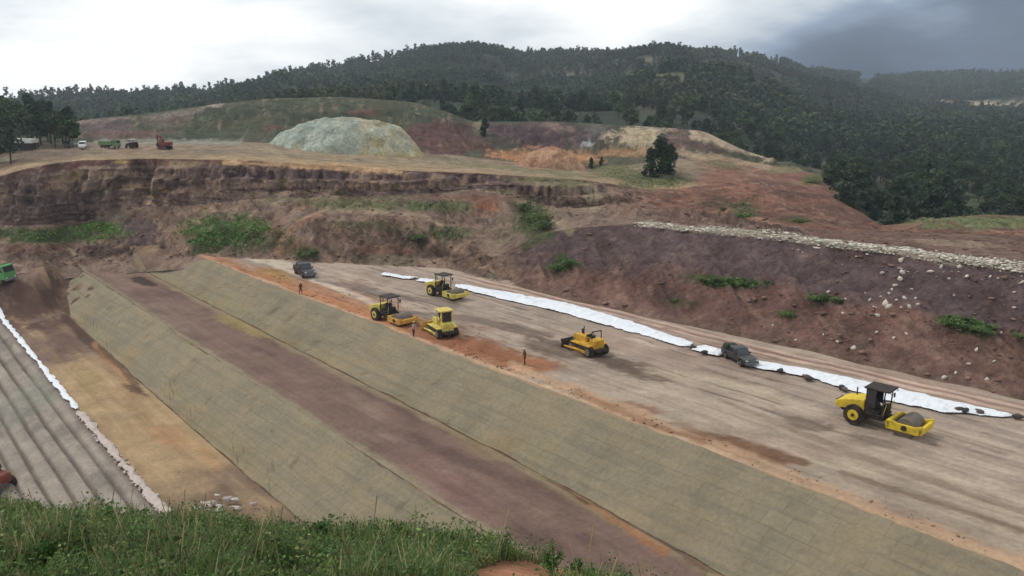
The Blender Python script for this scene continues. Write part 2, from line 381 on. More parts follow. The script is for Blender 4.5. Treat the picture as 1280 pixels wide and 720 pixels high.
c = paintground(c, X, Y, Z, [('e', 20, 372, 60, 22, 10, (84, 62, 53), .9)], 17)
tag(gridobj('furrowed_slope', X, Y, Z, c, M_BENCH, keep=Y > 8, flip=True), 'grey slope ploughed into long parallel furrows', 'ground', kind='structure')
DAM = {}

# ------------------------------------------------------------------ quarry and right hill: a fan of feature lines
def tab(*p): return [np.array(q, float) for q in zip(*p)]
LA = tab((-150, 350), (0, 343), (100, 333), (200, 325), (260, 321), (330, 324), (400, 328), (500, 332), (560, 336), (600, 347), (700, 372), (800, 395), (900, 415), (1000, 437), (1100, 460), (1200, 482), (1280, 500), (1450, 537), (1650, 580))
LB = tab((-150, 300, 122), (0, 304, 121), (100, 305, 122), (160, 292, 124), (200, 290, 124), (260, 283, 125), (320, 280, 126), (345, 290, 124), (400, 265, 127), (450, 262, 128), (500, 266, 128), (545, 275, 127), (570, 292, 124), (600, 300, 119), (625, 318, 113), (650, 306, 110), (690, 290, 110), (720, 284, 109), (760, 281, 107.5), (800, 279, 105.5), (900, 289, 97.5), (1000, 299, 91), (1100, 311, 85), (1200, 324, 80), (1280, 335, 76), (1450, 357, 69), (1650, 384, 63))
LC = tab((-150, 284, 136), (0, 282, 134), (100, 279, 134), (150, 262, 136), (200, 256, 137), (250, 256, 138), (300, 250, 139), (400, 245, 143), (500, 243, 146), (600, 238, 151), (650, 247, 149), (700, 262, 147), (760, 256, 150), (800, 260, 150), (850, 264, 148), (900, 272, 138), (950, 280, 124), (1000, 287, 114), (1100, 289, 109), (1280, 294, 106), (1450, 298, 106), (1650, 302, 106))
LL = tab((-150, 224, 143), (0, 220, 144), (30, 211, 144), (60, 205, 145), (100, 200, 145), (200, 198, 146), (300, 200, 147), (350, 203, 149), (400, 206, 149), (450, 209, 150.5), (500, 213, 152), (560, 215, 155), (620, 218, 157), (700, 223, 155), (740, 226, 158), (800, 236, 170), (850, 236, 176), (900, 226, 184), (950, 222, 188), (1000, 231, 188), (1030, 239, 185), (1060, 260, 174), (1100, 284, 150), (1130, 287, 138), (1170, 273, 134), (1230, 268, 134), (1280, 270, 134), (1450, 274, 134), (1650, 276, 134))
LE = tab((-150, 178, 195), (0, 178, 195), (300, 177, 195), (340, 178, 196), (400, 184, 200), (450, 186, 203), (500, 188, 206), (560, 192, 210), (620, 200, 212), (700, 209, 212), (740, 212, 210), (780, 207, 206), (830, 199, 206), (880, 197, 210), (930, 201, 213), (960, 206, 213), (1000, 213, 212), (1030, 219, 208), (1060, 254, 188), (1100, 282, 160), (1170, 276, 150), (1280, 275, 150), (1650, 280, 150))
LF = tab((-150, 176, 240), (0, 174, 240), (60, 166, 242), (95, 151, 246), (150, 145, 250), (200, 140, 254), (270, 130, 258), (340, 123, 262), (430, 121, 265), (520, 128, 262), (560, 140, 256), (590, 152, 250), (700, 152, 246), (770, 156, 242), (840, 160, 238), (880, 164, 234), (930, 188, 226), (980, 204, 220), (1030, 212, 214), (1060, 251, 194), (1100, 281, 170), (1170, 283, 165), (1280, 284, 165), (1650, 290, 165))
xs = np.arange(-150, 1640, 1.8)
def li(t, k): return np.interp(xs, t[0], t[k])
def smooth(a, n=9):
    p = np.pad(a, n//2, mode='edge'); return np.convolve(p, np.ones(n)/n, 'valid')
yA = smooth(li(LA, 1))
def dam_full(u, v):
    z = np.where(v >= 0, 0., 0); b = [bp(u, k) for k in range(5)]
    for k in range(4): z = np.where((v < b[k]) & (v >= b[k+1]), ZL[k]+(ZL[k+1]-ZL[k])*(b[k]-v)/(b[k]-b[k+1]), z)
    z = np.where(v < b[4], -7-.3*(b[4]-v), z); return dam_z(u, v, z)
zA = 0*yA
for _ in range(40): zA = .6*zA+.4*dam_full(*xy2uv(*onz(xs, yA, zA)))
zA = smooth(zA, 15); DA = onz(xs, yA, zA)[1]
lines = [(None, DA-3, zA-1.1), (yA, DA, None)]
pv = DA
for t, gp_ in ((LB, 7), (LC, 7), (LL, 6), (LE, 14), (LF, 20)):
    d_ = np.maximum(smooth(li(t, 2)), pv+np.where(xs < 420, gp_, 1)); pv = d_; lines.append((smooth(li(t, 1)), d_, None))
Ls = []
for y, D, z in lines:
    if z is None: z = H-slope_y(y)*D
    Ls.append((D, z))
Ls.append((Ls[-1][0]+45, np.minimum(Ls[-1][1]-16, -2)))
BANDS = [2, 60, 32, 64, 26, 26, 5]
rowsD, rowsZ, rowid = [], [], []
for b, n in enumerate(BANDS):
    for j in range(n):
        t = j/n; t2 = t
        rowsD.append(Ls[b][0]*(1-t)+Ls[b+1][0]*t); rowsZ.append(Ls[b][1]*(1-t)+Ls[b+1][1]*t); rowid.append(b+t)
rowsD.append(Ls[-1][0]); rowsZ.append(Ls[-1][1]); rowid.append(len(BANDS))
QD = np.array(rowsD); QZ = np.array(rowsZ); QB = np.array(rowid)[:, None]+0*QD; PXq = xs[None]+0*QD
# horizontal direction of every column taken on the ground (far enough that the bearing does not depend on height)
def bearing(px, D, Z):
    dep = D*CP-(Z-H)*SP; return (px-640)*dep/F
QX = bearing(PXq, QD, QZ); QY = QD.copy()
band = np.floor(QB).astype(int); tb = QB-band
right = ss(600, 700, PXq)
edge = np.sin(np.clip(tb, 0, 1)*math.pi)
lat = QX
# relief: rilled slopes, cliff gullies, lumps
rill = np.abs(fbm(lat+.35*QZ, QZ*.25, .55, 4, 81)); gul = fbm(lat, QZ*.12, .22, 4, 82)
lump = fbm(QX, QY, .16, 5, 83); lump2 = fbm(QX, QY, .5, 4, 84)
m1 = (band == 1)*1.; m2 = (band == 2)*1.; m3 = (band == 3)*1.; m4 = (band == 4)*1.; m5 = (band == 5)*1.
lump3 = fbm(QX, QY+QZ, 1.3, 3, 86)
QZ = QZ+m1*edge*((1-right)*(lump*2.3+lump2*1.6+lump3*.6)+right*(lump*.8-rill*1.5+lump2*.45+lump3*.15))+m2*edge*(lump*1.9+lump2*1.2+lump3*.45)*(1-.75*ss(950, 1050, PXq))+m4*(lump*.35+lump2*.2+lump3*.1)*edge+m5*edge*(lump*2.4+lump2*.9)
QY = QY+m3*edge*(gul*4.2+lump2*1.6-np.abs(fbm(lat, QZ*.3, .8, 4, 88))*2.6+fbm(lat, QZ, 1.2, 3, 89)*.8)
QZ = QZ+m3*edge*fbm(lat, QY, .35, 4, 91)*.9
ledge = fbm(QX, QY*.2, .06, 3, 92)*.5
# step the cliff face into strata
s = QZ*.55+ledge; st = (np.floor(s)+ss(.25, .75, s-np.floor(s))-s)/.55
QZ = QZ+m3*edge*st*.85*(PXq < 800)
# colours
bA = S(136, 114, 99); c = np.zeros(QD.shape+(3,))+bA
n1 = fbm(QX, QY, .12, 5, 101); n2 = fbm(QX, QZ*1.2+QY*.2, .35, 5, 102); n3 = fbm(QX*.15, QZ*1.6, 1., 4, 103)
mound = m1*(1-right)+m2*(1-right)
c = lerpc(c, S(148, 120, 100), mound*.8*ss(-.1, .4, n1)); c = lerpc(c, S(104, 82, 72), mound*.65*ss(.05, .45, n2)); c = lerpc(c, S(104, 100, 72), mound*.55*ss(.1, .4, -n1))
hill = m1*right; h = tb
c = lerpc(c, S(116, 86, 77), hill); c = lerpc(c, S(101, 83, 83), hill*ss(.38, .62, h+n1*.25)); c = lerpc(c, S(136, 106, 93), hill*.8*ss(.05, .45, n2)*ss(.62, .4, h)); c = lerpc(c, S(90, 71, 67), hill*.7*ss(.1, .5, -n2)); c = lerpc(c, S(150, 118, 100), hill*.6*ss(.2, .5, fbm(lat, QZ*.6, .9, 4, 140))*ss(.7, .3, h))
c = lerpc(c, S(120, 98, 84), hill*.6*ss(.12, .02, h))
top = m2*ss(780, 850, PXq)
c = lerpc(c, S(118, 92, 80), top); c = lerpc(c, S(106, 84, 76), top*ss(0, .4, n1))
cl = m3*(PXq < 790)
c = lerpc(c, S(140, 116, 102), cl); c = lerpc(c, S(106, 86, 86), cl*.8*ss(0, .3, n3)); bd_ = fbm(QX*.05, QZ*2.2+ledge*1.2, 1., 3, 135); c = lerpc(c, S(80, 60, 56), cl*.75*ss(.15, .3, bd_)); c = lerpc(c, S(178, 148, 116), cl*.75*ss(.12, .28, -bd_)*ss(-.1, .2, n2)); c = lerpc(c, S(160, 134, 106), cl*.6*ss(.1, .4, fbm(QX*.8, QZ*.5, .7, 4, 133))*ss(.25, .8, tb)); c = lerpc(c, S(142, 118, 96), cl*.75*ss(.05, .4, -n2)*ss(.2, .5, tb)); c = lerpc(c, S(84, 68, 62), cl*.7*ss(.15, .4, n2)); lay = cl*ss(.42, .56, tb+n2*.25+.12*fbm(lat, lat*0, .2, 3, 137))*ss(.97, .9, tb)*ss(180, 300, PXq)*ss(790, 730, PXq); c = lerpc(c, S(96, 76, 78), .75*lay); c = lerpc(c, S(70, 54, 54), .8*lay*ss(.05, .3, fbm(lat, QZ*.2, .9, 4, 138))); c = lerpc(c, S(168, 138, 112), .6*lay*ss(.15, .4, fbm(lat, QZ*.35, .7, 4, 139))); c = lerpc(c, S(96, 62, 56), cl*.8*ss(.86, .93, tb+n2*.1)); c = lerpc(c, S(110, 110, 76), cl*.7*ss(.35, .1, tb)*ss(-.1, .3, n1)*ss(230, 330, PXq))
rh = m3*ss(780, 820, PXq)
c = lerpc(c, S(124, 88, 74), rh); c = lerpc(c, S(146, 106, 84), rh*.7*ss(0, .4, n2)); c = lerpc(c, S(96, 72, 62), rh*.7*ss(.05, .4, -n1))
pl = m4
c = lerpc(c, S(148, 128, 106), pl); c = lerpc(c, S(128, 116, 96), pl*ss(0, .4, n1)); c = lerpc(c, S(176, 148, 112), pl*.7*ss(.4, .05, tb))
rr = pl*ss(860, 900, PXq); c = lerpc(c, S(132, 96, 80), rr); c = lerpc(c, S(150, 122, 100), rr*.6*ss(0, .4, n2))
hb = m5+(band >= 6)
c = lerpc(c, S(78, 82, 64), hb); c = lerpc(c, S(92, 88, 70), hb*.7*ss(0, .35, n1)); c = lerpc(c, S(66, 72, 58), hb*.8*ss(.05, .4, -n1))
g_ = (86, 98, 58); gd = (60, 78, 42)
QP = [
 ('e', 90, 293, 75, 11, -3, (72, 88, 46), .85), ('e', 125, 285, 30, 8, -5, (82, 104, 48), .9), ('e', 285, 287, 60, 22, -5, (66, 90, 44), .9), ('e', 30, 293, 40, 9, 0, (66, 78, 46), .8), ('e', 340, 300, 30, 14, 0, (70, 86, 48), .6),
 ('l', [(342, 322, 4), (350, 302, 4), (368, 282, 4), (400, 267, 3)], (172, 132, 106), .75), ('l', [(400, 264, 3), (460, 262, 4), (530, 270, 4), (556, 284, 3)], (160, 138, 114), .7), ('l', [(430, 318, 6), (480, 312, 7), (550, 318, 6), (600, 326, 5)], (96, 76, 66), .7), ('e', 420, 292, 26, 12, 20, (150, 118, 96), .6), ('l', [(395, 300, 4), (410, 312, 5), (420, 324, 4)], (84, 66, 58), .7), ('l', [(540, 285, 4), (548, 300, 5), (545, 316, 4)], (80, 66, 54), .7), ('l', [(635, 250, 4), (660, 270, 7), (690, 290, 5)], (58, 56, 40), .6), ('e', 620, 285, 24, 10, 10, (142, 118, 100), .6), ('e', 365, 308, 26, 14, 0, (144, 112, 88), .6), ('e', 385, 318, 16, 9, 0, (72, 86, 50), .8), ('e', 180, 292, 30, 16, 20, (98, 82, 80), .8), ('e', 345, 285, 14, 16, 30, (140, 104, 82), .7),  # mound relief shaded in colour: lighter tan flanks and ridge, dark foot and gullies
 ('l', [(0, 337, 7), (100, 330, 6), (200, 326, 5), (330, 327, 4)], (150, 124, 108), .8), ('e', 60, 312, 60, 6, 0, (132, 96, 82), .7), ('e', 150, 315, 60, 7, 0, (80, 62, 54), .8),
 ('e', 450, 300, 60, 14, 0, (116, 92, 80), .6), ('e', 480, 312, 40, 6, 0, (138, 100, 82), .7), ('e', 520, 300, 22, 10, 0, (74, 68, 56), .8), ('e', 560, 292, 26, 10, 0, (86, 92, 62), .8), ('e', 470, 282, 50, 5, 2, (100, 96, 68), .7),
 ('e', 440, 255, 90, 7, 2, (108, 110, 72), .7), ('e', 555, 258, 45, 8, 0, (94, 102, 66), .75), ('e', 610, 258, 16, 9, 0, (152, 100, 76), .8), ('e', 590, 247, 60, 4, 0, (128, 92, 76), .7),
 ('e', 668, 275, 26, 24, 50, (70, 82, 46), .85), ('l', [(690, 262, 6), (700, 280, 5), (712, 290, 5)], (156, 138, 108), .8),
 ('e', 720, 240, 34, 14, 5, (142, 122, 102), .6), ('e', 690, 228, 50, 8, 5, (122, 118, 84), .7), ('e', 740, 243, 12, 16, 0, (150, 136, 110), .7), ('e', 790, 250, 30, 16, 0, (140, 108, 92), .7),
 ('e', 30, 228, 34, 12, -10, (98, 80, 76), .7), ('e', 60, 255, 60, 20, 0, (92, 76, 76), .6), ('e', 88, 222, 14, 12, 0, (150, 122, 92), .7), ('e', 155, 203, 14, 5, 0, (188, 160, 92), .9), ('e', 230, 205, 24, 4, 0, (150, 128, 96), .7),
 ('l', [(280, 203, 3), (420, 209, 4), (500, 215, 4)], (190, 152, 112), .9), ('l', [(330, 188, 4), (430, 196, 5), (560, 205, 5), (720, 218, 5)], (158, 140, 112), .8), ('l', [(560, 203, 3), (740, 220, 4)], (132, 122, 90), .8),
 ('e', 60, 195, 50, 10, 0, (128, 108, 92), .8), ('e', 200, 190, 70, 6, 0, (150, 126, 104), .7), ('l', [(120, 177, 3), (300, 178, 3)], (150, 146, 132), .8),
 ('e', 130, 155, 45, 14, 0, (108, 90, 90), .9), ('e', 215, 150, 28, 8, -15, (116, 100, 90), .8), ('e', 270, 131, 10, 4, 0, (176, 158, 140), .9), ('l', [(90, 155, 3), (150, 148, 2), (200, 146, 3), (255, 136, 3)], (140, 124, 112), .7),
 ('e', 160, 168, 60, 5, 0, (112, 88, 80), .8), ('e', 340, 160, 10, 4, 0, (132, 96, 80), .7), ('e', 455, 140, 18, 3, 0, (112, 76, 66), .9),
 ('e', 555, 170, 52, 22, 0, (104, 74, 70), .95), ('e', 680, 170, 95, 17, 3, (86, 68, 72), .95), ('e', 580, 182, 40, 8, 0, (96, 70, 62), .9), ('e', 700, 160, 26, 5, 10, (150, 120, 110), .5),
 ('e', 600, 156, 8, 10, 0, (150, 136, 104), .6), ('e', 745, 165, 14, 12, 0, (104, 98, 94), .8), ('e', 735, 180, 9, 5, 20, (180, 180, 180), .8),
 ('e', 795, 172, 36, 13, -8, (184, 164, 134), .95), ('e', 845, 176, 22, 12, 0, (118, 94, 88), .8), ('l', [(868, 168, 6), (900, 176, 7), (935, 190, 4), (965, 200, 3)], (182, 160, 132), .9), ('e', 880, 185, 24, 6, 10, (104, 80, 74), .8),
 ('l', [(850, 190, 5), (900, 198, 5), (960, 210, 4)], (176, 150, 122), .8), ('e', 690, 197, 58, 11, 3, (190, 134, 94), .95), ('e', 770, 190, 40, 6, 0, (176, 134, 98), .7),
 ('e', 735, 207, 16, 6, 0, (96, 92, 58), .8), ('e', 770, 215, 30, 9, 0, (112, 110, 72), .8), ('e', 820, 226, 40, 10, 0, (92, 96, 58), .85), ('e', 905, 205, 20, 6, 10, (100, 100, 66), .7), ('e', 985, 212, 26, 4, 0, (140, 132, 96), .7), ('e', 1015, 224, 12, 6, 0, (86, 100, 54), .8),
 ('e', 930, 240, 50, 18, 20, (142, 98, 80), .7), ('e', 930, 264, 20, 14, 0, (78, 84, 52), .8), ('e', 1000, 275, 26, 6, 5, (80, 84, 54), .8), ('e', 895, 252, 20, 6, 0, (88, 72, 58), .8), ('e', 1050, 272, 30, 10, 20, (116, 88, 76), .7),
 ('l', [(800, 280, 3), (900, 288, 4), (1000, 298, 4), (1100, 311, 5), (1200, 325, 6), (1290, 336, 6), (1450, 357, 8)], (176, 162, 142), .8),
 ('e', 1225, 277, 85, 9, 0, (112, 118, 80), .95), ('e', 1200, 304, 60, 4, 3, (156, 134, 114), .8), ('e', 1250, 318, 50, 4, 5, (136, 112, 100), .7),
 ('e', 705, 330, 18, 10, 0, (66, 86, 42), .8), ('e', 915, 352, 45, 7, 4, (70, 90, 44), .85), ('e', 1030, 372, 24, 7, 10, (66, 86, 42), .8), ('e', 1205, 405, 30, 9, 12, (66, 88, 42), .85), ('e', 985, 394, 14, 6, 0, (72, 84, 46), .7), ('e', 850, 378, 20, 6, 0, (80, 82, 52), .6),
 ('e', 620, 335, 34, 9, 20, (150, 122, 100), .7), ('e', 800, 330, 60, 12, 15, (96, 76, 72), .5), ('e', 750, 350, 40, 10, 15, (122, 88, 76), .5), ('e', 1120, 395, 40, 14, 10, (132, 96, 84), .6),
]
c = paintground(c, QX, QY, QZ, QP, 31, .6, .2)
v1 = fbm(QX+QY*.2, QZ*.45, .8, 4, 121); v2 = fbm(QX, QY*.6+QZ*1.5, 1.1, 4, 122); kq = np.where(band == 3, 1., np.where(band == 4, .35, .7))*(1-.45*hill)
c = lerpc(c, S(156, 134, 112), .55*kq*ss(.12, .5, v1)*ss(-.2, .3, v2)); c = lerpc(c, S(70, 56, 52), .6*kq*ss(.1, .5, -v1)*ss(-.3, .3, -v2))
c = c*(1+.28*(v2*kq))[..., None]
QPX, QPY = proj(QX, QY, QZ)
tag(gridobj('quarry_terrain', QX, QY, QZ, c, M_QUARRY), 'brown quarry ground with rocky cuts, plateau and a red right hand embankment', 'terrain', kind='structure')
QV = np.stack([QX, QY, QZ], -1).reshape(-1, 3); QPX = QPX.ravel(); QPY = QPY.ravel(); QBr = QB.ravel()
VISQ = np.ones(len(QPX), bool)
def qpoint(px, py, bmin=.8, bmax=6):
    d = (QPX-px)**2+(QPY-py)**2+1e6*((QBr < bmin) | (QBr > bmax)); i = int(np.argmin(d)); return QV[i]
def qin(cx, cy, rx, ry, n, bmin=.9, bmax=5.9):
    m = ((QPX-cx)/rx)**2+((QPY-cy)/ry)**2 < 1.35*RNG.uniform(.1, 1, len(QPX)); m &= (QBr > bmin) & (QBr < bmax)
    i = np.flatnonzero(m)
    if not len(i): return np.zeros((0, 3))
    return QV[RNG.choice(i, n)]+RNG.normal(0, .12, (n, 3))*[1, 1, 0]

# heaps on the plateau
def heap(name, label, x0, x1, ybase, ytop, D, depth, col, seed, steep=2.2):
    zb = H-slope_y(ybase)*D; dep = D*CP-(zb-H)*SP; w = (x1-x0)*dep/F/2; h = (ybase-ytop)*dep/F; cx = ((x0+x1)/2-640)*dep/F
    a = np.linspace(-1.3, 1.3, 130); A, B = np.meshgrid(a, a)
    r = np.hypot(A, B)*(1+.16*fbm(A, B, 2, 3, seed)); prof = 1-np.clip(r*.9, 0, 1.15)**steep
    X = cx+A*w*1.03; Y = D+depth*.5+B*depth
    Z = zb-6+(h+6)*prof*(1+.06*fbm(X, Y, .25, 4, seed))+.3*fbm(X, Y, .9, 3, seed+1)-.8*np.abs(fbm(np.arctan2(B, A)*9, r*1.5, 1, 4, seed+3))*np.clip(r*(1.1-r)*4, 0, 1)
    c = col(X, Y, Z, A, B, r)
    return tag(gridobj(name, X, Y, Z, c, M_QUARRY, keep=r < 1.24), label, 'heap', kind='structure')
def cdome(X, Y, Z, A, B, r):
    n = fbm(X, Y+Z, .35, 4, 5); c = lerpc(S(176, 180, 164)+0*X[..., None], S(156, 166, 154), ss(-.2, .3, n))
    c = lerpc(c, S(194, 178, 140), ss(-.05, .75, A+.7*n+.3*fbm(X, Z*2, 1.1, 3, 15))*.85); c = lerpc(c, S(122, 110, 74), ss(.3, .6, A)*ss(.1, .4, n)*.7)
    return lerpc(c, S(186, 172, 118), ss(.85, 1., r+n*.15)*.9)
heap('pale_spoil_heap', 'pale grey green domed spoil heap on the plateau', 322, 528, 187, 149, 186, 11, cdome, 3, 3.3)
def cor(X, Y, Z, A, B, r):
    return lerpc(S(198, 156, 124)+0*X[..., None], S(178, 132, 104), ss(-.1, .4, fbm(X, Y+Z, .4, 4, 9)))
heap('orange_soil_heap', 'low orange soil heap on the plateau edge', 630, 745, 209, 187, 196, 6, cor, 8, 2.4)

# ------------------------------------------------------------------ wooded hills
RID = tab((-260, 122), (-100, 123), (0, 123), (100, 118), (160, 118), (240, 114), (320, 108), (360, 97), (400, 90), (470, 76), (540, 67), (600, 62), (650, 71), (700, 71), (760, 70), (830, 61), (880, 68), (950, 73), (1000, 88), (1050, 96), (1100, 99), (1150, 96), (1220, 94), (1280, 92), (1400, 88), (1560, 90))
RD = tab((-260, 700), (0, 760), (240, 820), (350, 900), (550, 980), (830, 980), (950, 1050), (1030, 1350), (1100, 1550), (1280, 1600), (1560, 1600))
hx = np.arange(-260, 1560, 6.)
yr = smooth(np.interp(hx, *RID), 5); dr = smooth(np.interp(hx, *RD), 11); zr = H-slope_y(yr)*dr
z0 = np.interp(hx, [-260, 0, 300, 600, 900, 1000, 1100, 1300, 1560], [4, 4, 4, 3, -3, -6, -7, -8, -8])
NRW = 150
tt = np.linspace(0, 1, NRW)[:, None]; d0 = 150.
HD = d0*(dr[None]/d0)**tt
w = np.clip((HD-220)/(dr[None]-220), 0, 1)
pw = np.interp(hx, [-260, 200, 500, 900, 1100, 1300], [1.0, .9, .85, 1.0, 1.5, 1.6])[None]
HZ = z0[None]+(zr-z0)[None]*w**pw
HXw = bearing(hx[None]+0*HD, HD, HZ)
rel = fbm(HXw, HD, .006, 5, 201)*34*np.sin(np.clip(w, 0, 1)*math.pi)**.8*np.interp(HD, [200, 1000], [.25, 1])
rel = rel-np.abs(fbm(HXw, HD*.5, .008, 4, 205))*18*np.sin(w*math.pi)
HZ = HZ+rel
bx = HXw[-1:]*1.05; HXw = np.vstack([HXw, bx]); HD = np.vstack([HD, HD[-1:]*1.05]); HZ = np.vstack([HZ, HZ[-1:]-70])
nh = fbm(HXw, HD, .02, 5, 210); c = lerpc(S(55, 61, 50)+0*HD[..., None], S(84, 80, 64), ss(.1, .6, nh)); c = lerpc(c, S(52, 60, 46), ss(0, .4, -nh))
HPX, HPY = proj(HXw, HD, HZ)
HP = [('l', [(1175, 126, 2), (1225, 130, 3), (1300, 137, 3)], (176, 158, 132), .95), ('e', 785, 98, 36, 4, 3, (112, 104, 80), .8), ('e', 900, 78, 40, 5, 5, (104, 88, 74), .6), ('e', 1230, 250, 60, 20, 0, (84, 88, 60), .6), ('e', 830, 97, 40, 4, 0, (108, 102, 80), .6), ('e', 720, 95, 40, 3, 0, (98, 92, 70), .6)]
HP += [('e', cx_, cy_, rx_, ry_, 0, (112, 104, 84), .55) for cx_, cy_, rx_, ry_ in ((845, 98, 34, 5), (875, 86, 16, 4), (700, 94, 40, 4), (960, 110, 30, 4), (820, 75, 30, 4), (640, 110, 26, 4))]
c = paintground(c, HXw, HD, HZ, HP, 41, .5, .01)
tag(gridobj('hills', HXw, HD, HZ, c, M_HILL), 'wooded hills and far ridge', 'hills', kind='structure')

DSAT = .92
# ------------------------------------------------------------------ trees
def unit(n):
    v = RNG.normal(size=(n, 3)); return v/np.linalg.norm(v, axis=1, keepdims=True)
def leafquads(P, size, col, flat=.35, jit=.3, droop=0):
    n = len(P); a = unit(n); b = np.cross(a, unit(n)); b /= np.linalg.norm(b, axis=1, keepdims=True)+1e-9
    a[:, 2] *= flat+.4; s = size*(1+jit*RNG.normal(size=(n, 1))); s = np.clip(s, size*.4, size*1.9)
    q = np.stack([P-a*s*.5-b*s*.3, P+a*s*.1-b*s*.45, P+a*s*.6+b*s*.05, P-a*s*.05+b*s*.45], 1).reshape(-1, 3)
    f = np.arange(4*n).reshape(n, 4); cc = np.repeat(col, 4, 0)
    return q, f, cc
def tube(pts, rad, seg=6):
    pts = np.asarray(pts, float); n = len(pts); V = []
    for i in range(n):
        d = pts[min(i+1, n-1)]-pts[max(i-1, 0)]; d /= np.linalg.norm(d)+1e-9
        a = np.cross(d, [.3, .9, .1]); a /= np.linalg.norm(a); b = np.cross(d, a)
        for k in range(seg):
            t = 2*math.pi*k/seg; V.append(pts[i]+(a*math.cos(t)+b*math.sin(t))*rad[i])
    Fc = [[i*seg+k, i*seg+(k+1) % seg, (i+1)*seg+(k+1) % seg, (i+1)*seg+k] for i in range(n-1) for k in range(seg)]
    return np.array(V), np.array(Fc)
def join(parts):
    V, Fc, C, o = [], [], [], 0
    for v, f, c in parts:
        V.append(v); Fc.append(f+o); C.append(c); o += len(v)
    return np.vstack(V), np.vstack(Fc), np.vstack(C)
def tree_parts(h, kind, nleaf, lsize, seg=6):
    """returns trunk (v,f,c) and crown (v,f,c), base at the origin"""
    bark = S(82, 66, 54); lean = RNG.normal(0, .03, 2)*h
    tp = [np.array([lean[0]*t, lean[1]*t, h*t*(.93 if kind != 'leafy' else .6)]) for t in np.linspace(0, 1, 6)]
    tp[0][2] = -.5
    tv, tf = tube(tp, np.linspace(.024*h, .006*h, 6), seg); tr = [(tv, tf, np.repeat(bark[None], len(tv), 0))]
    cen, rad, colr = [], [], []
    base = S(65, 80, 62) if kind != 'leafy' else S(75, 91, 61)
    if kind == 'tall':
        for i in range(9):
            a = RNG.uniform(0, 6.28); t = RNG.uniform(.42, .98); rr = h*.2*(1.15-t)*RNG.uniform(.2, 1.2); cen.append(np.array([lean[0]*t+math.cos(a)*rr, lean[1]*t+math.sin(a)*rr, h*t])); k = h*RNG.uniform(.07, .12); rad.append([k*1.1, k*1.1, k*.8])
    elif kind == 'pine':
        n = 13
        for i in range(n):
            t = .32+.66*(i+.5)/n; rr = h*.24*(1-((t-.45)/.62)**2 if t > .45 else .55+t*.9)*RNG.uniform(.6, 1.1); a = RNG.uniform(0, 6.28)
            p = np.array([lean[0]*t+math.cos(a)*rr*.6, lean[1]*t+math.sin(a)*rr*.6, h*t]); cen.append(p); rad.append([rr*.62+.05*h, rr*.62+.05*h, h*.055+.1*rr])
            if seg > 4:
                q = np.array([lean[0]*t, lean[1]*t, h*(t-.05)]); bv, bf = tube([q, (q+p)/2+[0, 0, .02*h], p], [.009*h, .006*h, .003*h], 4); tr.append((bv, bf, np.repeat(bark[None], len(bv), 0)))
    else:
        n = 15
        for i in range(n):
            a = RNG.uniform(0, 6.28); t = RNG.uniform(.38, .9); rr = h*.30*math.sin(math.pi*(t-.2)/.85)*RNG.uniform(.4, 1)
            p = np.array([math.cos(a)*rr, math.sin(a)*rr, h*t]); cen.append(p); k = h*RNG.uniform(.08, .15); rad.append([k, k, k*.8])
            if seg > 4:
                q = np.array([0, 0, h*(t*.55)]); bv, bf = tube([q, (q+p)/2+[0, 0, .03*h], p], [.01*h, .007*h, .003*h], 4); tr.append((bv, bf, np.repeat(bark[None], len(bv), 0)))
    cen = np.array(cen); rad = np.array(rad)
    idx = RNG.integers(0, len(cen), nleaf); P = cen[idx]+unit(nleaf)*rad[idx]*(RNG.uniform(.25, 1, (nleaf, 1))**.5)
    tint = RNG.uniform(.65, 1.4, len(cen)); col = base[None]*tint[idx][:, None]*RNG.uniform(.88, 1.12, (nleaf, 1))*np.array([[1, 1, 1]])
    cr = leafquads(P, lsize, col)
    return join(tr), cr
M_BARK = m_attr('bark', .95, .1, 8.)
def clump_tree(h, n):
    tr, _ = tree_parts(h, 'leafy', 10, .5); idx = RNG.integers(0, 26, n); t = np.linspace(.05, .96, 26); a = RNG.uniform(0, 6.28, 26); r = h*.46*(1-t)**.6*RNG.uniform(.1, 1, 26)
    cen = np.stack([np.cos(a)*r, np.sin(a)*r, t*h], -1); P = cen[idx]+unit(n)*h*.13*(RNG.uniform(.1, 1, (n, 1))**.5)
    return tr, leafquads(P, .5, S(50, 70, 42)[None]*RNG.uniform(.55, 1.4, (26, 1))[idx]*RNG.uniform(.8, 1.2, (n, 1)))
PROTO = []
for kd, hh in (('pine', 10), ('pine', 12), ('pine', 8.5), ('leafy', 7.5), ('leafy', 9), ('leafy', 6.5)):
    for _ in range(2):
        tr, cr = tree_parts(hh, kd, 1250 if kd == 'pine' else 1350, .5)
        PROTO.append((kd, hh, npmesh('trunk', *tr), npmesh('crown', *cr, smooth=False)))
        PROTO[-1][2].materials.append(M_BARK); PROTO[-1][3].materials.append(M_LEAF)
tr, cr = clump_tree(8, 1500); PROTO.append(('leafy', 8, npmesh('trunk', *tr), npmesh('crown', *cr, smooth=False))); PROTO[-1][2].materials.append(M_BARK); PROTO[-1][3].materials.append(M_LEAF)
def put_tree(k, loc, sc, label, group=None, name=None):
    kd, hh, tm, cm = PROTO[k]
    e = bpy.data.objects.new(name or ('pine_tree' if kd == 'pine' else 'leafy_tree'), None); COL.objects.link(e)
    e.location = loc; e.rotation_euler = (0, 0, random.uniform(0, 6.28)); e.scale = (sc*random.uniform(.9, 1.15), sc*random.uniform(.9, 1.15), sc)
    e.empty_display_size = .3
    tag(e, label, 'tree', group)
    for n, m in (('trunk', tm), ('crown', cm)):
        o = bpy.data.objects.new(n, m); COL.objects.link(o); o.parent = e
    return e
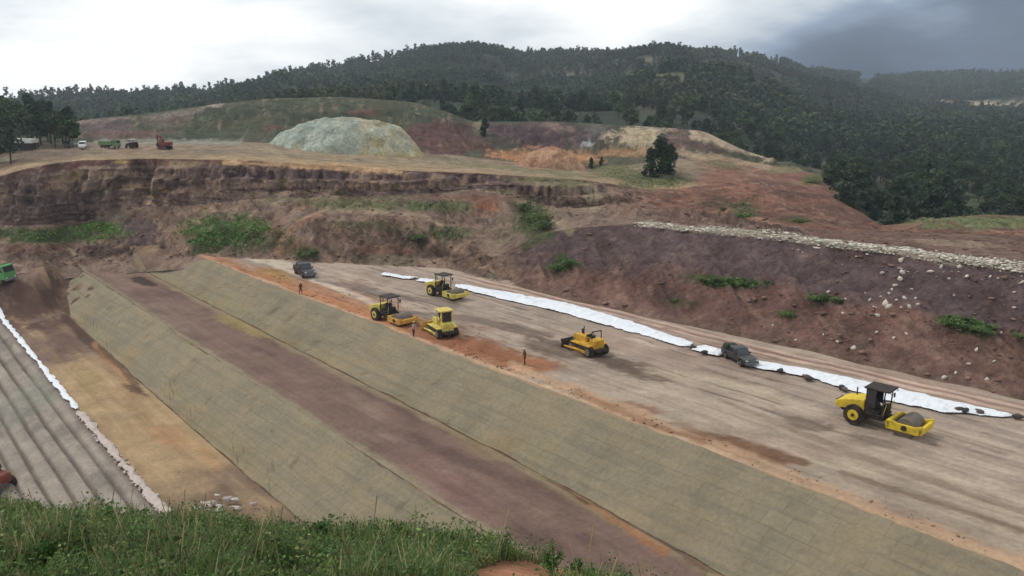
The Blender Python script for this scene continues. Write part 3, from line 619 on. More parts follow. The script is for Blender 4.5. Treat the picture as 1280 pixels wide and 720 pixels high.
# candidates on the hills
def hill_z(X, Y):
    dep = Y*CP+8; px = 640+F*X/(Y*CP+(H-5)*SP)
    ci = np.clip((px-hx[0])/6, 0, len(hx)-1.001); drp = np.interp(px, hx, dr)
    ri = np.clip(np.log(np.maximum(Y, d0)/d0)/np.log(drp/d0), 0, .9999)*(NRW-1)
    i0 = ri.astype(int); j0 = ci.astype(int); a = ri-i0; b = ci-j0
    return (HZ[i0, j0]*(1-a)+HZ[i0+1, j0]*a)*(1-b)+(HZ[i0, j0+1]*(1-a)+HZ[i0+1, j0+1]*a)*b
N = 200000
px_ = RNG.uniform(-120, 1400, N); td = RNG.uniform(0, 1, N)
drp = np.interp(px_, hx, dr); Dn = np.sqrt(td*(drp**2-158.**2)+158.**2)
wgt = drp/ drp.max()
keep = RNG.uniform(0, 1, N) < (drp/1600)**2*1.6
near = Dn < 420
# denser sampling close to the quarry
px2 = RNG.uniform(-80, 1400, 9000); D2 = RNG.uniform(160, 480, 9000)**1.0
k2 = RNG.uniform(0, 1, 9000) < (D2/480)
pxc = np.concatenate([px_[keep & ~near], px2[k2]]); Dc = np.concatenate([Dn[keep & ~near], D2[k2]])
Xc = (pxc-640)*(Dc*CP+16*SP)/F; Zc = hill_z(Xc, Dc)
dens = fbm(Xc, Dc, .012, 4, 301)*.5+.5+fbm(Xc, Dc, .05, 3, 302)*.25
tpx, tpy = proj(Xc, Dc, Zc)
clear = np.zeros(len(Xc), bool)
for (cx, cy, rx, ry) in ((1240, 132, 80, 6), (785, 97, 44, 5), (845, 98, 34, 5), (900, 80, 34, 5), (875, 86, 16, 4), (700, 94, 40, 4), (1082, 102, 14, 5), (960, 110, 30, 4), (820, 75, 30, 4), (640, 110, 26, 4)):
    clear |= (((tpx-cx)/rx)**2+((tpy-cy)/ry)**2 < 1)
rimf = Dc/np.interp(pxc, hx, dr); dens = dens-.08*ss(.25, .6, rimf)-.14*ss(.94, .99, rimf)
ok = (RNG.uniform(0, 1, len(Xc)) < .06+.95*ss(.12, .72, dens)) & ~clear
# single tall pines standing along the skyline
nr_ = 120; pr2 = np.concatenate([RNG.uniform(330, 1000, 92), RNG.uniform(-20, 330, 12), RNG.uniform(1000, 1300, 16)]); Dr2 = np.interp(pr2, hx, dr)*RNG.uniform(.965, .995, nr_); Xr2 = (pr2-640)*(Dr2*CP-60*SP*0)/F/1.0; Zr2 = hill_z(Xr2, Dr2)
n0 = len(Xc); Xc = np.concatenate([Xc, Xr2]); Dc = np.concatenate([Dc, Dr2]); Zc = np.concatenate([Zc, Zr2]); pxc = np.concatenate([pxc, pr2]); ok = np.concatenate([ok & ~((rimf > .96) & (RNG.uniform(0, 1, n0) < .35)), np.ones(nr_, bool)])
tpx = np.concatenate([tpx, pr2]); tpy = np.concatenate([tpy, proj(Xr2, Dr2, Zr2)[1]]); SKY = np.concatenate([np.zeros(n0, bool), np.ones(nr_, bool)])
# not on the quarry itself: beyond its last crest line
Fd = np.interp(pxc, xs, Ls[-2][0]); Fy = np.interp(pxc, xs, proj(bearing(xs, Ls[-2][0], Ls[-2][1]), *Ls[-2])[1])
sil = np.min(np.stack([np.interp(pxc, xs, proj(bearing(xs, l[0], l[1]), *l)[1]) for l in Ls[1:-1]]), 0)
ok &= Dc > Fd+6
hgt = (3.6+6.4*RNG.uniform(0, 1, len(Xc))**1.5)*np.interp(Dc, [200, 700, 1500], [1.0, 1.0, 1.2])
hgt = np.where(SKY, RNG.uniform(7, 12, len(Xc)), hgt)
top_y = proj(Xc, Dc, Zc+hgt)[1]
ok &= top_y < sil-1
Xc, Dc, Zc, hgt, pxc, top_y, tpy, sil, SKY = [a[ok] for a in (Xc, Dc, Zc, hgt, pxc, top_y, tpy, sil, SKY)]
print('forest candidates', len(Xc))
vis_px = np.minimum(sil, tpy)-top_y
infr = (pxc > -5) & (pxc < 1285)
score = np.where(infr, hgt/Dc*(vis_px > 6), 0)
order = np.argsort(-score); NI = 215
ind = np.zeros(len(Xc), bool); ind[order[:NI]] = True
for i in np.flatnonzero(ind):
    k = random.choice([0, 1, 2, 3, 4, 5]) if random.random() < .55 else random.choice([6, 7, 8, 9, 10, 11])
    if pxc[i] > 985:
        lab, gr = ('tall dark pine tree in the dense wood right of the red hill' if k < 6 else 'rounded leafy tree in the dense wood right of the red hill'), ('pines of the wood right of the red hill' if k < 6 else 'leafy trees of the wood right of the red hill')
    elif pxc[i] > 560:
        lab, gr = ('dark pine tree at the forest edge just behind the cream and purple quarry bluffs' if k < 6 else 'leafy tree at the forest edge just behind the cream and purple quarry bluffs'), ('forest edge pines behind the bluffs' if k < 6 else 'forest edge leafy trees behind the bluffs')
    else:
        lab, gr = ('pine tree at the forest edge behind the grassy hill on the left' if k < 6 else 'leafy tree at the forest edge behind the grassy hill on the left'), ('forest edge pines behind the grassy hill' if k < 6 else 'forest edge leafy trees behind the grassy hill')
    put_tree(k, (Xc[i], Dc[i], Zc[i]-.3), hgt[i]/PROTO[k][1]*1.05, lab, gr)
# the rest of the forest as one mass
fv, ff, fc, off = [], [], [], 0
LOW = []
for k in range(10):
    kd = 'pine' if k < 7 else 'leafy'
    tr, cr = tree_parts(9, kd, 40, 1.7, 3); tr3 = tr; LOW.append(join([tr3, cr]))
for _ in range(4):
    tr, cr = tree_parts(10, 'tall', 46, 1.5, 4); LOW.append(join([tr, cr]))
MID = []
for k in range(6):
    kd = 'pine' if k < 4 else 'leafy'
    tr, cr = tree_parts(9, kd, 150, 1.15, 4); MID.append(join([tr, cr]))
rest = np.flatnonzero(~ind); rimr = (Dc/np.interp(pxc, hx, dr))[rest]
for grp, protos, sel in (('far', LOW, Dc[rest] >= 420), ('mid', MID, Dc[rest] < 420)):
    rr = rest[sel]; pk = RNG.integers(0, 10 if grp == 'far' else len(protos), len(rr))
    if grp == 'far': pk = np.where(SKY[rr] | ((rimr[sel] > .955) & (RNG.uniform(0, 1, len(rr)) < .15)), RNG.integers(10, 14, len(rr)), pk)
    for k in range(len(protos)):
        ii = rr[pk == k]
        if not len(ii): continue
        v, f, cc = protos[k]; n = len(ii); a = RNG.uniform(0, 6.28, n); s = hgt[ii]/9
        ca, sa = np.cos(a)*s*RNG.uniform(.85, 1.25, n), np.sin(a)*s
        vx = v[None, :, 0]*ca[:, None]-v[None, :, 1]*sa[:, None]+Xc[ii][:, None]
        vy = v[None, :, 0]*sa[:, None]+v[None, :, 1]*ca[:, None]+Dc[ii][:, None]
        vz = v[None, :, 2]*s[:, None]+Zc[ii][:, None]-.3
        big = 1+.45*fbm(Xc[ii], Dc[ii], .009, 4, 333); br_ = ss(.05, .4, fbm(Xc[ii], Dc[ii], .015, 3, 334))[:, None, None]
        tint = RNG.uniform(.82, 1.16, (n, 1, 1))*big[:, None, None]*(np.array([[[1, 1, 1]]])*(1-br_)+br_*np.array([[[1.35, 1.08, 1.05]]]))+RNG.normal(0, .05, (n, 1, 3))
        fv.append(np.stack([vx, vy, vz], -1).reshape(-1, 3)); ff.append((f[None]+(np.arange(n)*len(v))[:, None, None]).reshape(-1, 4)+off)
        fc.append((cc[None]*tint).reshape(-1, 3)); off += n*len(v)
fo = link('forest', npmesh('forest', np.vstack(fv), np.vstack(ff), np.vstack(fc), smooth=False), M_LEAF)
tag(fo, 'dark pine forest covering the hills up to the skyline', 'forest', kind='stuff')
print('forest faces', sum(len(q) for q in ff))
# trees of the left wood and single trees on the quarry
LW = [(2, 190, 0, 10, 9), (48, 184, 0, 9.5, 0), (18, 178, 0, 10, 9), (64, 180, 0, 9.5, 3), (88, 182, 0, 8.5, 0), (0, 204, 0, 7, 10), (-30, 196, 150, 9, 0), (-8, 208, 146, 10, 1), (14, 206, 146, 8.5, 4), (6, 190, 160, 9.5, 2), (36, 180, 168, 8, 9), (52, 182, 172, 8, 4), (70, 184, 168, 7.5, 8), (84, 184, 170, 7.5, 6), (60, 178, 182, 10, 2), (40, 176, 186, 11, 1), (10, 176, 184, 11, 0), (-12, 178, 178, 10, 2), (78, 180, 178, 8, 10), (92, 183, 174, 6, 7)]
for i, (px, py, D, h, k) in enumerate(LW):
    z = qpoint(px, py)[2] if py < 200 else qpoint(px, py)[2]
    p = qpoint(px, py, 3.5, 5.5) if py < 200 else qpoint(px, py, 3, 5)
    put_tree(k, (p[0], p[1], p[2]-.3), 1.0*h/PROTO[k][1], 'dark tree in the wood around the white roofed shed on the left', 'trees of the left wood')
for i in range(46):
    px = random.uniform(1035, 1300); D = random.uniform(158, 215) if px < 1190 else random.uniform(185, 235); k = random.choice([0, 1, 2, 3, 4, 5, 0, 2, 6, 9]); zt = float(hill_z(np.array([(px-640)*(D*CP+6)/F]), np.array([D]))[0])
    if px < 1110 and D < 175: D += 22
    h = random.uniform(9, 15)*(1 if px < 1190 else .72)
    put_tree(k, ((px-640)*(D*CP+6)/F, D, zt-.4), h/PROTO[k][1], 'tall tree in the front row of the wood beside the low grassy mound', 'front trees of the right wood')
SGL = [(813, 220, 6.0, 12, 'lowest dark green tree at the left of the clump in mid quarry'), (826, 217, 8.2, 12, 'tallest dark green tree of the clump in mid quarry'), (836, 214, 6.2, 12, 'dark green tree at the right of the clump in mid quarry'), (740, 208, 2.6, 12, 'small dark tree beside the orange soil heap'), (752, 207, 2.2, 12, 'small round tree just right of the orange soil heap'), (606, 168, 4.5, 12, 'slim dark tree between the two purple bluffs')]
for px, py, h, k, lab in SGL:
    p = qpoint(px, py); put_tree(k, (p[0], p[1], p[2]-.3), h/PROTO[k][1], lab)

# shrubs
def shrub_mesh(n, ls, w, h, base):
    idx = RNG.integers(0, 7, n); cen = np.stack([RNG.uniform(-.7, .7, 7)*w, RNG.uniform(-.7, .7, 7)*w, RNG.uniform(.25, .7, 7)*h], -1)
    P = cen[idx]+unit(n)*np.array([w*.42, w*.42, h*.33])*(RNG.uniform(.1, 1, (n, 1))**.5); P[:, 2] = np.abs(P[:, 2])
    col = base[None]*RNG.uniform(.6, 1.4, (7, 1))[idx]*RNG.uniform(.8, 1.25, (n, 1))
    m = npmesh('shrub', *leafquads(P, ls, col), smooth=False); m.materials.append(M_LEAF); return m
SHR = [shrub_mesh(620, .15, 1.1, 1.5, S(*b)) for b in ((88, 110, 58), (78, 102, 54), (98, 116, 62), (88, 104, 58))]
SH = [(703, 335, 1.5, 'bright green shrub on the left end of the red embankment'), (716, 330, 1.1, 'smaller bright green shrub on the left end of the red embankment'),
 (885, 350, 1.0, 'leftmost shrub of the green row halfway up the red embankment'), (903, 352, 1.0, 'second shrub of the green row halfway up the red embankment'), (922, 354, 1.1, 'third shrub of the green row halfway up the red embankment'), (943, 356, .9, 'rightmost shrub of the green row halfway up the red embankment'),
 (1022, 371, 1.1, 'left shrub of the pair below the falling white boulders'), (1040, 375, .9, 'right shrub of the pair below the falling white boulders'), (1190, 403, 1.3, 'large green shrub on the right part of the red embankment'), (1212, 408, 1.0, 'middle green shrub on the right part of the red embankment'), (1236, 413, 1.1, 'green shrub nearest the right photo edge on the red embankment'), (1272, 420, 1.0, 'green shrub cut by the right photo edge on the red embankment'),
 (985, 392, .8, 'low shrub near the foot of the red embankment'), (845, 374, .7, 'thin shrub near the embankment foot above the white sheet'), (933, 272, 1.6, 'green bush behind the middle of the pale rubble crest'), (385, 318, 1.2, 'dark shrub at the foot of the brown mound behind the black pickup'), (522, 298, 1.4, 'dark shrub on the right flank of the brown mound'), (655, 262, 1.9, 'upper bush of the green gully left of the red embankment'), (670, 276, 2.2, 'large bush of the green gully left of the red embankment'), (682, 286, 1.6, 'lowest bush of the green gully left of the red embankment'), (1000, 276, 1.2, 'low shrub on the red hill behind the rubble crest'), (905, 262, .9, 'small shrub on the red hill above the rubble crest'), (1015, 228, 1.6, 'bright shrub on the edge of the red hill near the wood')]
for i, (px, py, s, lab) in enumerate(SH):
    p = qpoint(px, py); o = bpy.data.objects.new('shrub', SHR[i % 4]); COL.objects.link(o); o.location = (p[0], p[1], p[2]-.15); s *= .9; o.scale = (s*1.5, s*1.3, s*.42) if not 640 < px < 690 else (s*1.1, s*1.1, s*.7); o.rotation_euler.z = i*1.3
    tag(o, lab, 'shrub', 'shrubs on the quarry slopes')
# low growth on the quarry floor
parts = []
for cx, cy, rx, ry, n, b in ((90, 293, 75, 9, 2200, (84, 116, 48)), (125, 286, 30, 7, 900, (98, 130, 52)), (285, 288, 58, 20, 4200, (80, 116, 48)), (30, 293, 40, 8, 500, (70, 86, 46)), (345, 302, 28, 12, 500, (74, 92, 48)), (440, 255, 90, 6, 700, (98, 108, 62)), (555, 258, 45, 7, 500, (88, 100, 58)), (668, 272, 26, 20, 900, (64, 82, 42)), (915, 353, 42, 5, 500, (68, 96, 42)), (1205, 405, 30, 7, 400, (66, 94, 42)), (820, 226, 40, 9, 700, (84, 96, 52)), (770, 215, 30, 8, 400, (96, 104, 62)), (560, 292, 24, 9, 300, (84, 94, 58)), (1215, 275, 80, 6, 700, (104, 116, 72)), (1015, 226, 14, 7, 250, (84, 108, 48)), (930, 264, 20, 12, 300, (72, 88, 48)), (330, 145, 120, 16, 1500, (76, 84, 58)), (470, 290, 70, 20, 300, (96, 98, 62)), (380, 232, 80, 8, 300, (96, 100, 62)), (705, 332, 16, 8, 200, (68, 94, 42))):
    P = qin(cx, cy, rx, ry, n)
    if len(P): P = P[fbm(P[:, 0], P[:, 1]+P[:, 2], .5, 4, 77) > RNG.uniform(-.45, .25, len(P))]+np.array([0, 0, .05]); parts.append(leafquads(P, .30, S(b[0]+14, b[1]+12, b[2]+8)[None]*RNG.uniform(.6, 1.5, (len(P), 1)), .3))
v, f, c = join(parts); tag(link('undergrowth', npmesh('undergrowth', v, f, c, smooth=False), M_LEAF), 'low green weeds over the quarry floor and slopes', 'undergrowth', kind='stuff')

# ------------------------------------------------------------------ stones
def stone_np(sub=2, sx=1, sy=.8, sz=.65):
    bm = bmesh.new(); bmesh.ops.create_icosphere(bm, subdivisions=sub, radius=.5)
    for v in bm.verts:
        v.co *= 1+(.40 if sub == 1 else .28)*random.uniform(-1, 1); v.co.x *= sx; v.co.y *= sy; v.co.z *= sz
    bm.verts.ensure_lookup_table()
    V = np.array([v.co[:] for v in bm.verts]); Fc = np.array([[q.index for q in f.verts] for f in bm.faces]); bm.free(); return V, Fc
def stones_mass(name, P, size, col, label, cat):
    pr = [stone_np(1, random.uniform(.8, 1.5), random.uniform(.6, 1), random.uniform(.3, .5)) for _ in range(14)]
    V, Fc, C, off = [], [], [], 0
    for p in P:
        v, f = random.choice(pr); a = random.uniform(0, 6.28); s = min(2.6, random.lognormvariate(-.3, .65))*size
        m = np.array([[math.cos(a), -math.sin(a), 0], [math.sin(a), math.cos(a), 0], [0, 0, 1]])
        V.append((v*s)@m.T+p+[0, 0, s*.12]); Fc.append(f+off); off += len(v); C.append(np.repeat((col*random.uniform(.55, 1.2))[None], len(v), 0))
    o = link(name, npmesh(name, np.vstack(V), np.vstack(Fc), np.vstack(C), smooth=False), M_STONE)
    return tag(o, label, cat, kind='stuff')
i = np.flatnonzero((QBr > 1.955) & (QBr < 2.0+.14*np.clip((QPX-780)/150, .2, 1)) & (QPX > 795) & (QPX < 1640))
wi = .15+ss(-.35, .3, fbm(QV[i, 0], QV[i, 1], .35, 4, 151)); j_ = np.flatnonzero((QBr > 1.8) & (QBr < 1.97) & (QPX > 1000) & (QPX < 1640)); pr_ = np.vstack([QV[RNG.choice(i, 6600, p=wi/wi.sum())], QV[RNG.choice(j_, 180)]])+RNG.normal(0, .3, (6780, 3))*[1, 1, 0]
stones_mass('rubble', pr_, .21, S(206, 196, 178), 'band of pale limestone rubble along the crest of the red embankment', 'rubble')
jc = np.flatnonzero((QBr > 1.0) & (QBr < 3.4) & (QPX > -20) & (QPX < 1300)); wc = ss(-.1, .4, fbm(QV[jc, 0], QV[jc, 1]+QV[jc, 2], .25, 4, 161))+.08+.5*(QBr[jc] < 1.15); wc = wc*np.where((QPX[jc] > 650) & (QBr[jc] < 2), .35, 1.)
stones_mass('clods', QV[RNG.choice(jc, 4200, p=wc/wc.sum())]+RNG.normal(0, .15, (4200, 3))*[1, 1, 0], .26, S(128, 102, 88), 'loose soil clods and stones over the quarry slopes', 'clods')
uc = np.concatenate([RNG.uniform(0, 66, 1500), RNG.uniform(60, 105, 500)]); uc = uc+1.5*fbm(uc, uc*0, .8, 3, 7); vc_ = np.abs(RNG.normal(0, 1, 2000))*np.interp(uc, [0, 20, 50, 60, 105], [.8, 1.6, 2.6, 1.2, .7])+.1
xc_, yc_ = uv2(uc, vc_); stones_mass('loose_soil', np.stack([xc_, yc_, 0*xc_+.04], -1), .085, S(152, 112, 84), 'loose orange soil lumps along the crest edge', 'soil lumps')
STM = []
for k in range(5):
    v, f = stone_np(1, random.uniform(.9, 1.3), random.uniform(.6, 1), random.uniform(.5, .8)); m = npmesh('boulder', v, f, np.repeat(S(196, 186, 170)[None], len(v), 0), smooth=False); m.materials.append(M_STONE); STM.append(m)
BO = [(680, 200, 1.1), (610, 245, .7), (685, 248, 1), (673, 270, .9), (655, 290, .7), (720, 308, .6), (635, 320, .5), (648, 305, .6), (618, 360, 1.4), (630, 372, .9), (595, 405, .9), (578, 378, .7), (565, 345, .7), (715, 378, .9), (695, 340, .7), (680, 375, .6), (745, 360, .6), (590, 465, .7), (500, 528, .9), (440, 505, .7), (385, 475, .5), (405, 315, .6), (455, 350, .7), (470, 342, .5), (960, 530, .7), (935, 588, .8), (840, 640, .7), (1030, 582, .5), (1000, 640, .6), (885, 620, .5), (1105, 325, .7), (1100, 372, .5), (1015, 262, .6), (858, 265, .6), (875, 330, .6), (1135, 280, .9), (285, 495, .5), (830, 225, .9), (900, 222, .8), (545, 318, .5), (735, 340, .5), (660, 340, .5), (605, 335, .5), (1060, 470, .5), (700, 470, .5), (650, 490, .6), (460, 392, .5), (200, 440, .5), (1045, 268, .5)]
for i, (x, y, s) in enumerate(BO):
    px, py = 900+x/3, 260+y/3; p = qpoint(px, py, 1.02, 2)
    o = bpy.data.objects.new('boulder', STM[i % 5]); COL.objects.link(o); o.location = (p[0], p[1], p[2]+.1*s); s *= .62; o.scale = (s, s, s); o.rotation_euler = (random.random(), random.random(), random.uniform(0, 6))
    if py < 330: lab = 'pale boulder just below the rubble crest of the red embankment'; g = 'boulders under the crest'
    elif 1070 < px < 1160 and py < 400: lab = 'pale boulder in the tumbled trail down the middle of the red embankment'; g = 'boulders tumbled down the embankment'
    elif px < 1070: lab = 'pale boulder on the red embankment left of the tumbled trail'; g = 'boulders left of the trail'
    else: lab = 'pale boulder on the red embankment right of the tumbled trail'; g = 'boulders right of the trail'
    tag(o, lab, 'boulder', g)
# edging of the furrowed slope: lime white band then stones
def ustrip(name, u0, u1, v0f, v1f, z, mat, label, cat, group=None, n=160, jag=.2, seed=1, wr=.05):
    uu = np.linspace(u0, u1, n)[None]; tt = np.linspace(0, 1, 15)[:, None]; U = uu+0*tt
    va = v0f(uu)+jag*(fbm(uu, uu*0, .9, 4, seed, .65)+.5*(fbm(uu, uu*0+3, .5, 2, seed+2) > .25)); vb = v1f(uu)+jag*fbm(uu, uu*0+9, .9, 4, seed+4)
    pinch = ss(0, .02, (uu-u0)/(u1-u0))*ss(1, .98, (uu-u0)/(u1-u0)); mid = (va+vb)/2; va = mid+(va-mid)*(.3+.7*pinch); vb = mid+(vb-mid)*(.3+.7*pinch)
    V = va*(1-tt)+vb*tt; X, Y = uv2(U, V); Z = z(U, V)+wr*(fbm(U, V, 1.1, 4, seed+8)+.6)*np.sin(tt*math.pi)+wr*1.3*np.abs(fbm(U, V*.5, 1.0, 3, seed+12))*(.35+np.sin(tt*math.pi))
    o = gridobj(name, X, Y, Z, None, mat)
    return tag(o, label, cat, group)
ez = lambda U, V: dam_z(U, V, -7+0*U)+.16
M_LIME = m_sheet(); M_LIME.name = 'lime_white_band'
ustrip('geotextile_strip', -15, 32.5, lambda u: bp(u, 4)-.35, lambda u: bp(u, 4)+.22, ez, M_LIME, 'narrow bright white sheet strip along the top of the furrowed slope', 'geotextile strip', jag=.25, wr=.12)
M_EDGE = m_sheet(); M_EDGE.name = 'dusty_strip'; M_EDGE.node_tree.nodes['Mix'].inputs[6].default_value = (*S(186, 170, 160), 1)
ustrip('stone_kerb_strip', 33.2, 60, lambda u: bp(u, 4)-.42, lambda u: bp(u, 4)+.22, ez, M_EDGE, 'dusty pinkish strip of crushed stone under the edging stones', 'stone strip', jag=.3, wr=.12, seed=5)
EDG = []
for k in range(3):
    v, f = stone_np(1, random.uniform(1., 1.5), .85, .6); m = npmesh('edging_stone', v, f, np.repeat(S(*[(196, 182, 172), (176, 158, 148), (206, 196, 186)][k])[None], len(v), 0), smooth=False); m.materials.append(M_STONE); EDG.append(m)
u = 33.5
while u < 60:
    for _ in range(2):
        v = float(bp(np.array(u), 4))+random.uniform(-.5, .35); x, y = uv2(u+random.uniform(-.2, .2), v); z = float(dam_z(np.array(u), np.array(v), -7.))
        o = bpy.data.objects.new('edging_stone', random.choice(EDG)); COL.objects.link(o); s = random.uniform(.16, .4); o.location = (x, y, z+.06); o.scale = (s, s, s); o.rotation_euler.z = random.uniform(0, 6)
        tag(o, 'pale edging stone in the row between furrowed slope and tan floor', 'stone', 'edging stones of the furrowed slope')
    u += random.uniform(.32, .6)
for i in range(16):
    px, py = random.gauss(277, 17), 637+random.gauss(0, 4)
    x, y = onz(px, py, -7); o = bpy.data.objects.new('rubble_stone', EDG[i % 3]); COL.objects.link(o); s = random.uniform(.3, .7); o.location = (x, y, -6.85+random.uniform(0, .25)); o.scale = (s, s, s)
    tag(o, 'pale stone in the small heap just beyond the foreground grass', 'stone', 'stone heap beyond the grass')
# white sheet beside the haul track
def px2v(pts):
    uu, vv = xy2uv(*onz(np.array([p[0] for p in pts]), np.array([p[1] for p in pts]))); return uu, vv
BT = px2v([(480, 345), (530, 353.5), (570, 360), (600, 369), (700, 391), (780, 414), (862, 438), (900, 448), (925, 457), (1000, 471.5), (1100, 500), (1180, 517), (1266, 524)])
TP = px2v([(480, 342), (530, 349), (570, 355.5), (600, 360.5), (700, 377.5), (780, 400), (862, 428), (900, 438), (925, 447), (1000, 461), (1100, 482), (1180, 501), (1266, 519)])
fb = lambda u: np.interp(u, *BT); ft = lambda u: np.interp(u, *TP)
gz = lambda U, V: .12+0*U
def upx(px, py): return float(xy2uv(*onz(px, py))[0])
for a, b, lab in ((upx(482, 343), upx(513, 350), 'thin far end of the white ground sheet, behind the ochre roller'), (upx(524, 351), upx(540, 354), 'short white sheet scrap beside the far roller'), (upx(569, 358), upx(863, 434), 'long white ground sheet between the far roller and the charcoal pickup'), (upx(867, 437), upx(903, 445), 'short white sheet piece just left of the charcoal pickup'), (upx(922, 452), upx(1266, 521), 'long white ground sheet passing behind the nearest roller')):
    ustrip('ground_sheet', a, b, fb, ft, gz, M_SHEET, lab, 'ground sheet', 'white ground sheets', n=int(60+(b-a)*9), jag=.32, seed=int(a) % 50, wr=.14)
SBM = []
for k in range(3):
    v, f = stone_np(2, 1.3, .8, .55); m = npmesh('sandbag', v, f, np.repeat(S(*[(78, 68, 64), (66, 60, 58), (96, 84, 78)][k])[None], len(v), 0)); m.materials.append(M_STONE); SBM.append(m)
for i, (px, py) in enumerate([(866, 437), (975, 466), (1008, 474), (1011, 476), (1052, 487), (1056, 490), (1201, 515), (1206, 516), (1224, 518), (1272, 524), (880, 443)]):
    x, y = onz(px, py); o = bpy.data.objects.new('sandbag', SBM[i % 3]); COL.objects.link(o); o.location = (x, y, .22); o.scale = (.6, .6, .6); o.rotation_euler.z = i
    tag(o, 'dark sandbag weighing down the lower edge of the white ground sheet', 'sandbag', 'sandbags on the white sheet')
# ------------------------------------------------------------------ machines
class B:
    def __init__(s): s.bm = bmesh.new()
    def box(s, x0, x1, y0, y1, z0, z1, bev=.02, taper=None, rot=None):
        g = bmesh.ops.create_cube(s.bm, size=1)['verts']
        for v in g:
            v.co.x = x0+(v.co.x+.5)*(x1-x0); v.co.y = y0+(v.co.y+.5)*(y1-y0); v.co.z = z0+(v.co.z+.5)*(z1-z0)
        if bev:
            es = list({e for v in g for e in v.link_edges}); bmesh.ops.bevel(s.bm, geom=es, offset=bev, segments=1, affect='EDGES')
        return s
    def prism(s, prof, y0, y1, bev=.02):
        a = [s.bm.verts.new((x, y0, z)) for x, z in prof]; b = [s.bm.verts.new((x, y1, z)) for x, z in prof]; n = len(prof)
        fs = [s.bm.faces.new(a), s.bm.faces.new(b[::-1])]+[s.bm.faces.new((a[i], b[i], b[(i+1) % n], a[(i+1) % n])) for i in range(n)]
        bmesh.ops.recalc_face_normals(s.bm, faces=fs)
        if bev: bmesh.ops.bevel(s.bm, geom=list({e for f in fs for e in f.edges}), offset=bev, segments=1, affect='EDGES')
        return s
    def cyl(s, c, r, y0, y1, seg=28, axis='Y', r2=None, bev=0):
        r2 = r if r2 is None else r2; a, b = [], []
        for k in range(seg):
            t = 2*math.pi*k/seg; p, q = math.cos(t), math.sin(t)
            f = {'Y': lambda p, q, h: (c[0]+p, h, c[1]+q), 'Z': lambda p, q, h: (c[0]+p, c[1]+q, h), 'X': lambda p, q, h: (h, c[0]+p, c[1]+q)}[axis]
            a.append(s.bm.verts.new(f(p*r, q*r, y0))); b.append(s.bm.verts.new(f(p*r2, q*r2, y1)))
        fs = [s.bm.faces.new(a), s.bm.faces.new(b[::-1])]+[s.bm.faces.new((a[i], b[i], b[(i+1) % seg], a[(i+1) % seg])) for i in range(seg)]
        bmesh.ops.recalc_face_normals(s.bm, faces=fs)
        if bev: bmesh.ops.bevel(s.bm, geom=list(fs[0].edges)+list(fs[1].edges), offset=bev, segments=2, affect='EDGES')
        return s
    def bar(s, p, q, r, seg=8):
        v, f = tube([p, q], [r, r], seg); vs = [s.bm.verts.new(x) for x in v]
        for ff in f: s.bm.faces.new([vs[i] for i in ff])
        s.bm.faces.new(vs[:seg][::-1]); s.bm.faces.new(vs[seg:]); return s
    def out(s, name, mat, parent):
        me = bpy.data.meshes.new(name); bmesh.ops.recalc_face_normals(s.bm, faces=s.bm.faces); s.bm.to_mesh(me); s.bm.free()
        for p in me.polygons: p.use_smooth = False
        return link(name, me, mat, parent)
def thing(name, label, cat, loc, head, group=None, sc=1.):
    o = bpy.data.objects.new(name, None); COL.objects.link(o); o.location = loc; o.rotation_euler.z = head; o.scale = (sc, sc, sc); o.empty_display_size = .5
    return tag(o, label, cat, group)
def gpt(px, py, z=0): x, y = onz(px, py, z); return float(x), float(y), z
def heading(a, b, z=0): p, q = gpt(*a, z), gpt(*b, z); return math.atan2(q[1]-p[1], q[0]-p[0])
def wheel(parent, x, y, r, w, rimm, tread=True, name='wheel'):
    s = 1 if y > 0 else -1; b = B().cyl((x, r), r*.96, y-w/2, y+w/2, 30, bev=.05)
    if tread:
        for k in range(22):
            a = 2*math.pi*k/22; ca, sa = math.cos(a), math.sin(a)
            for hy, da in ((-.25, .0), (.25, .14)):
                aa = a+da; ca, sa = math.cos(aa), math.sin(aa); p = (x+ca*r*.96, y+hy*w-.22*w, r+sa*r*.96); q = (x+math.cos(aa+.1)*r*.96, y+hy*w+.22*w, r+math.sin(aa+.1)*r*.96); b.bar(p, q, r*.05, 4)
    t = b.out('wheel', RUBBER, parent)
    B().cyl((x, r), r*.52, y+s*w*.5-.04*s, y+s*(w*.5+.03), 24).out('rim', rimm, t)
    B().cyl((x, r), r*.17, y+s*w*.5, y+s*(w*.5+.09), 12).out('hub', DARKM, t)
    return t
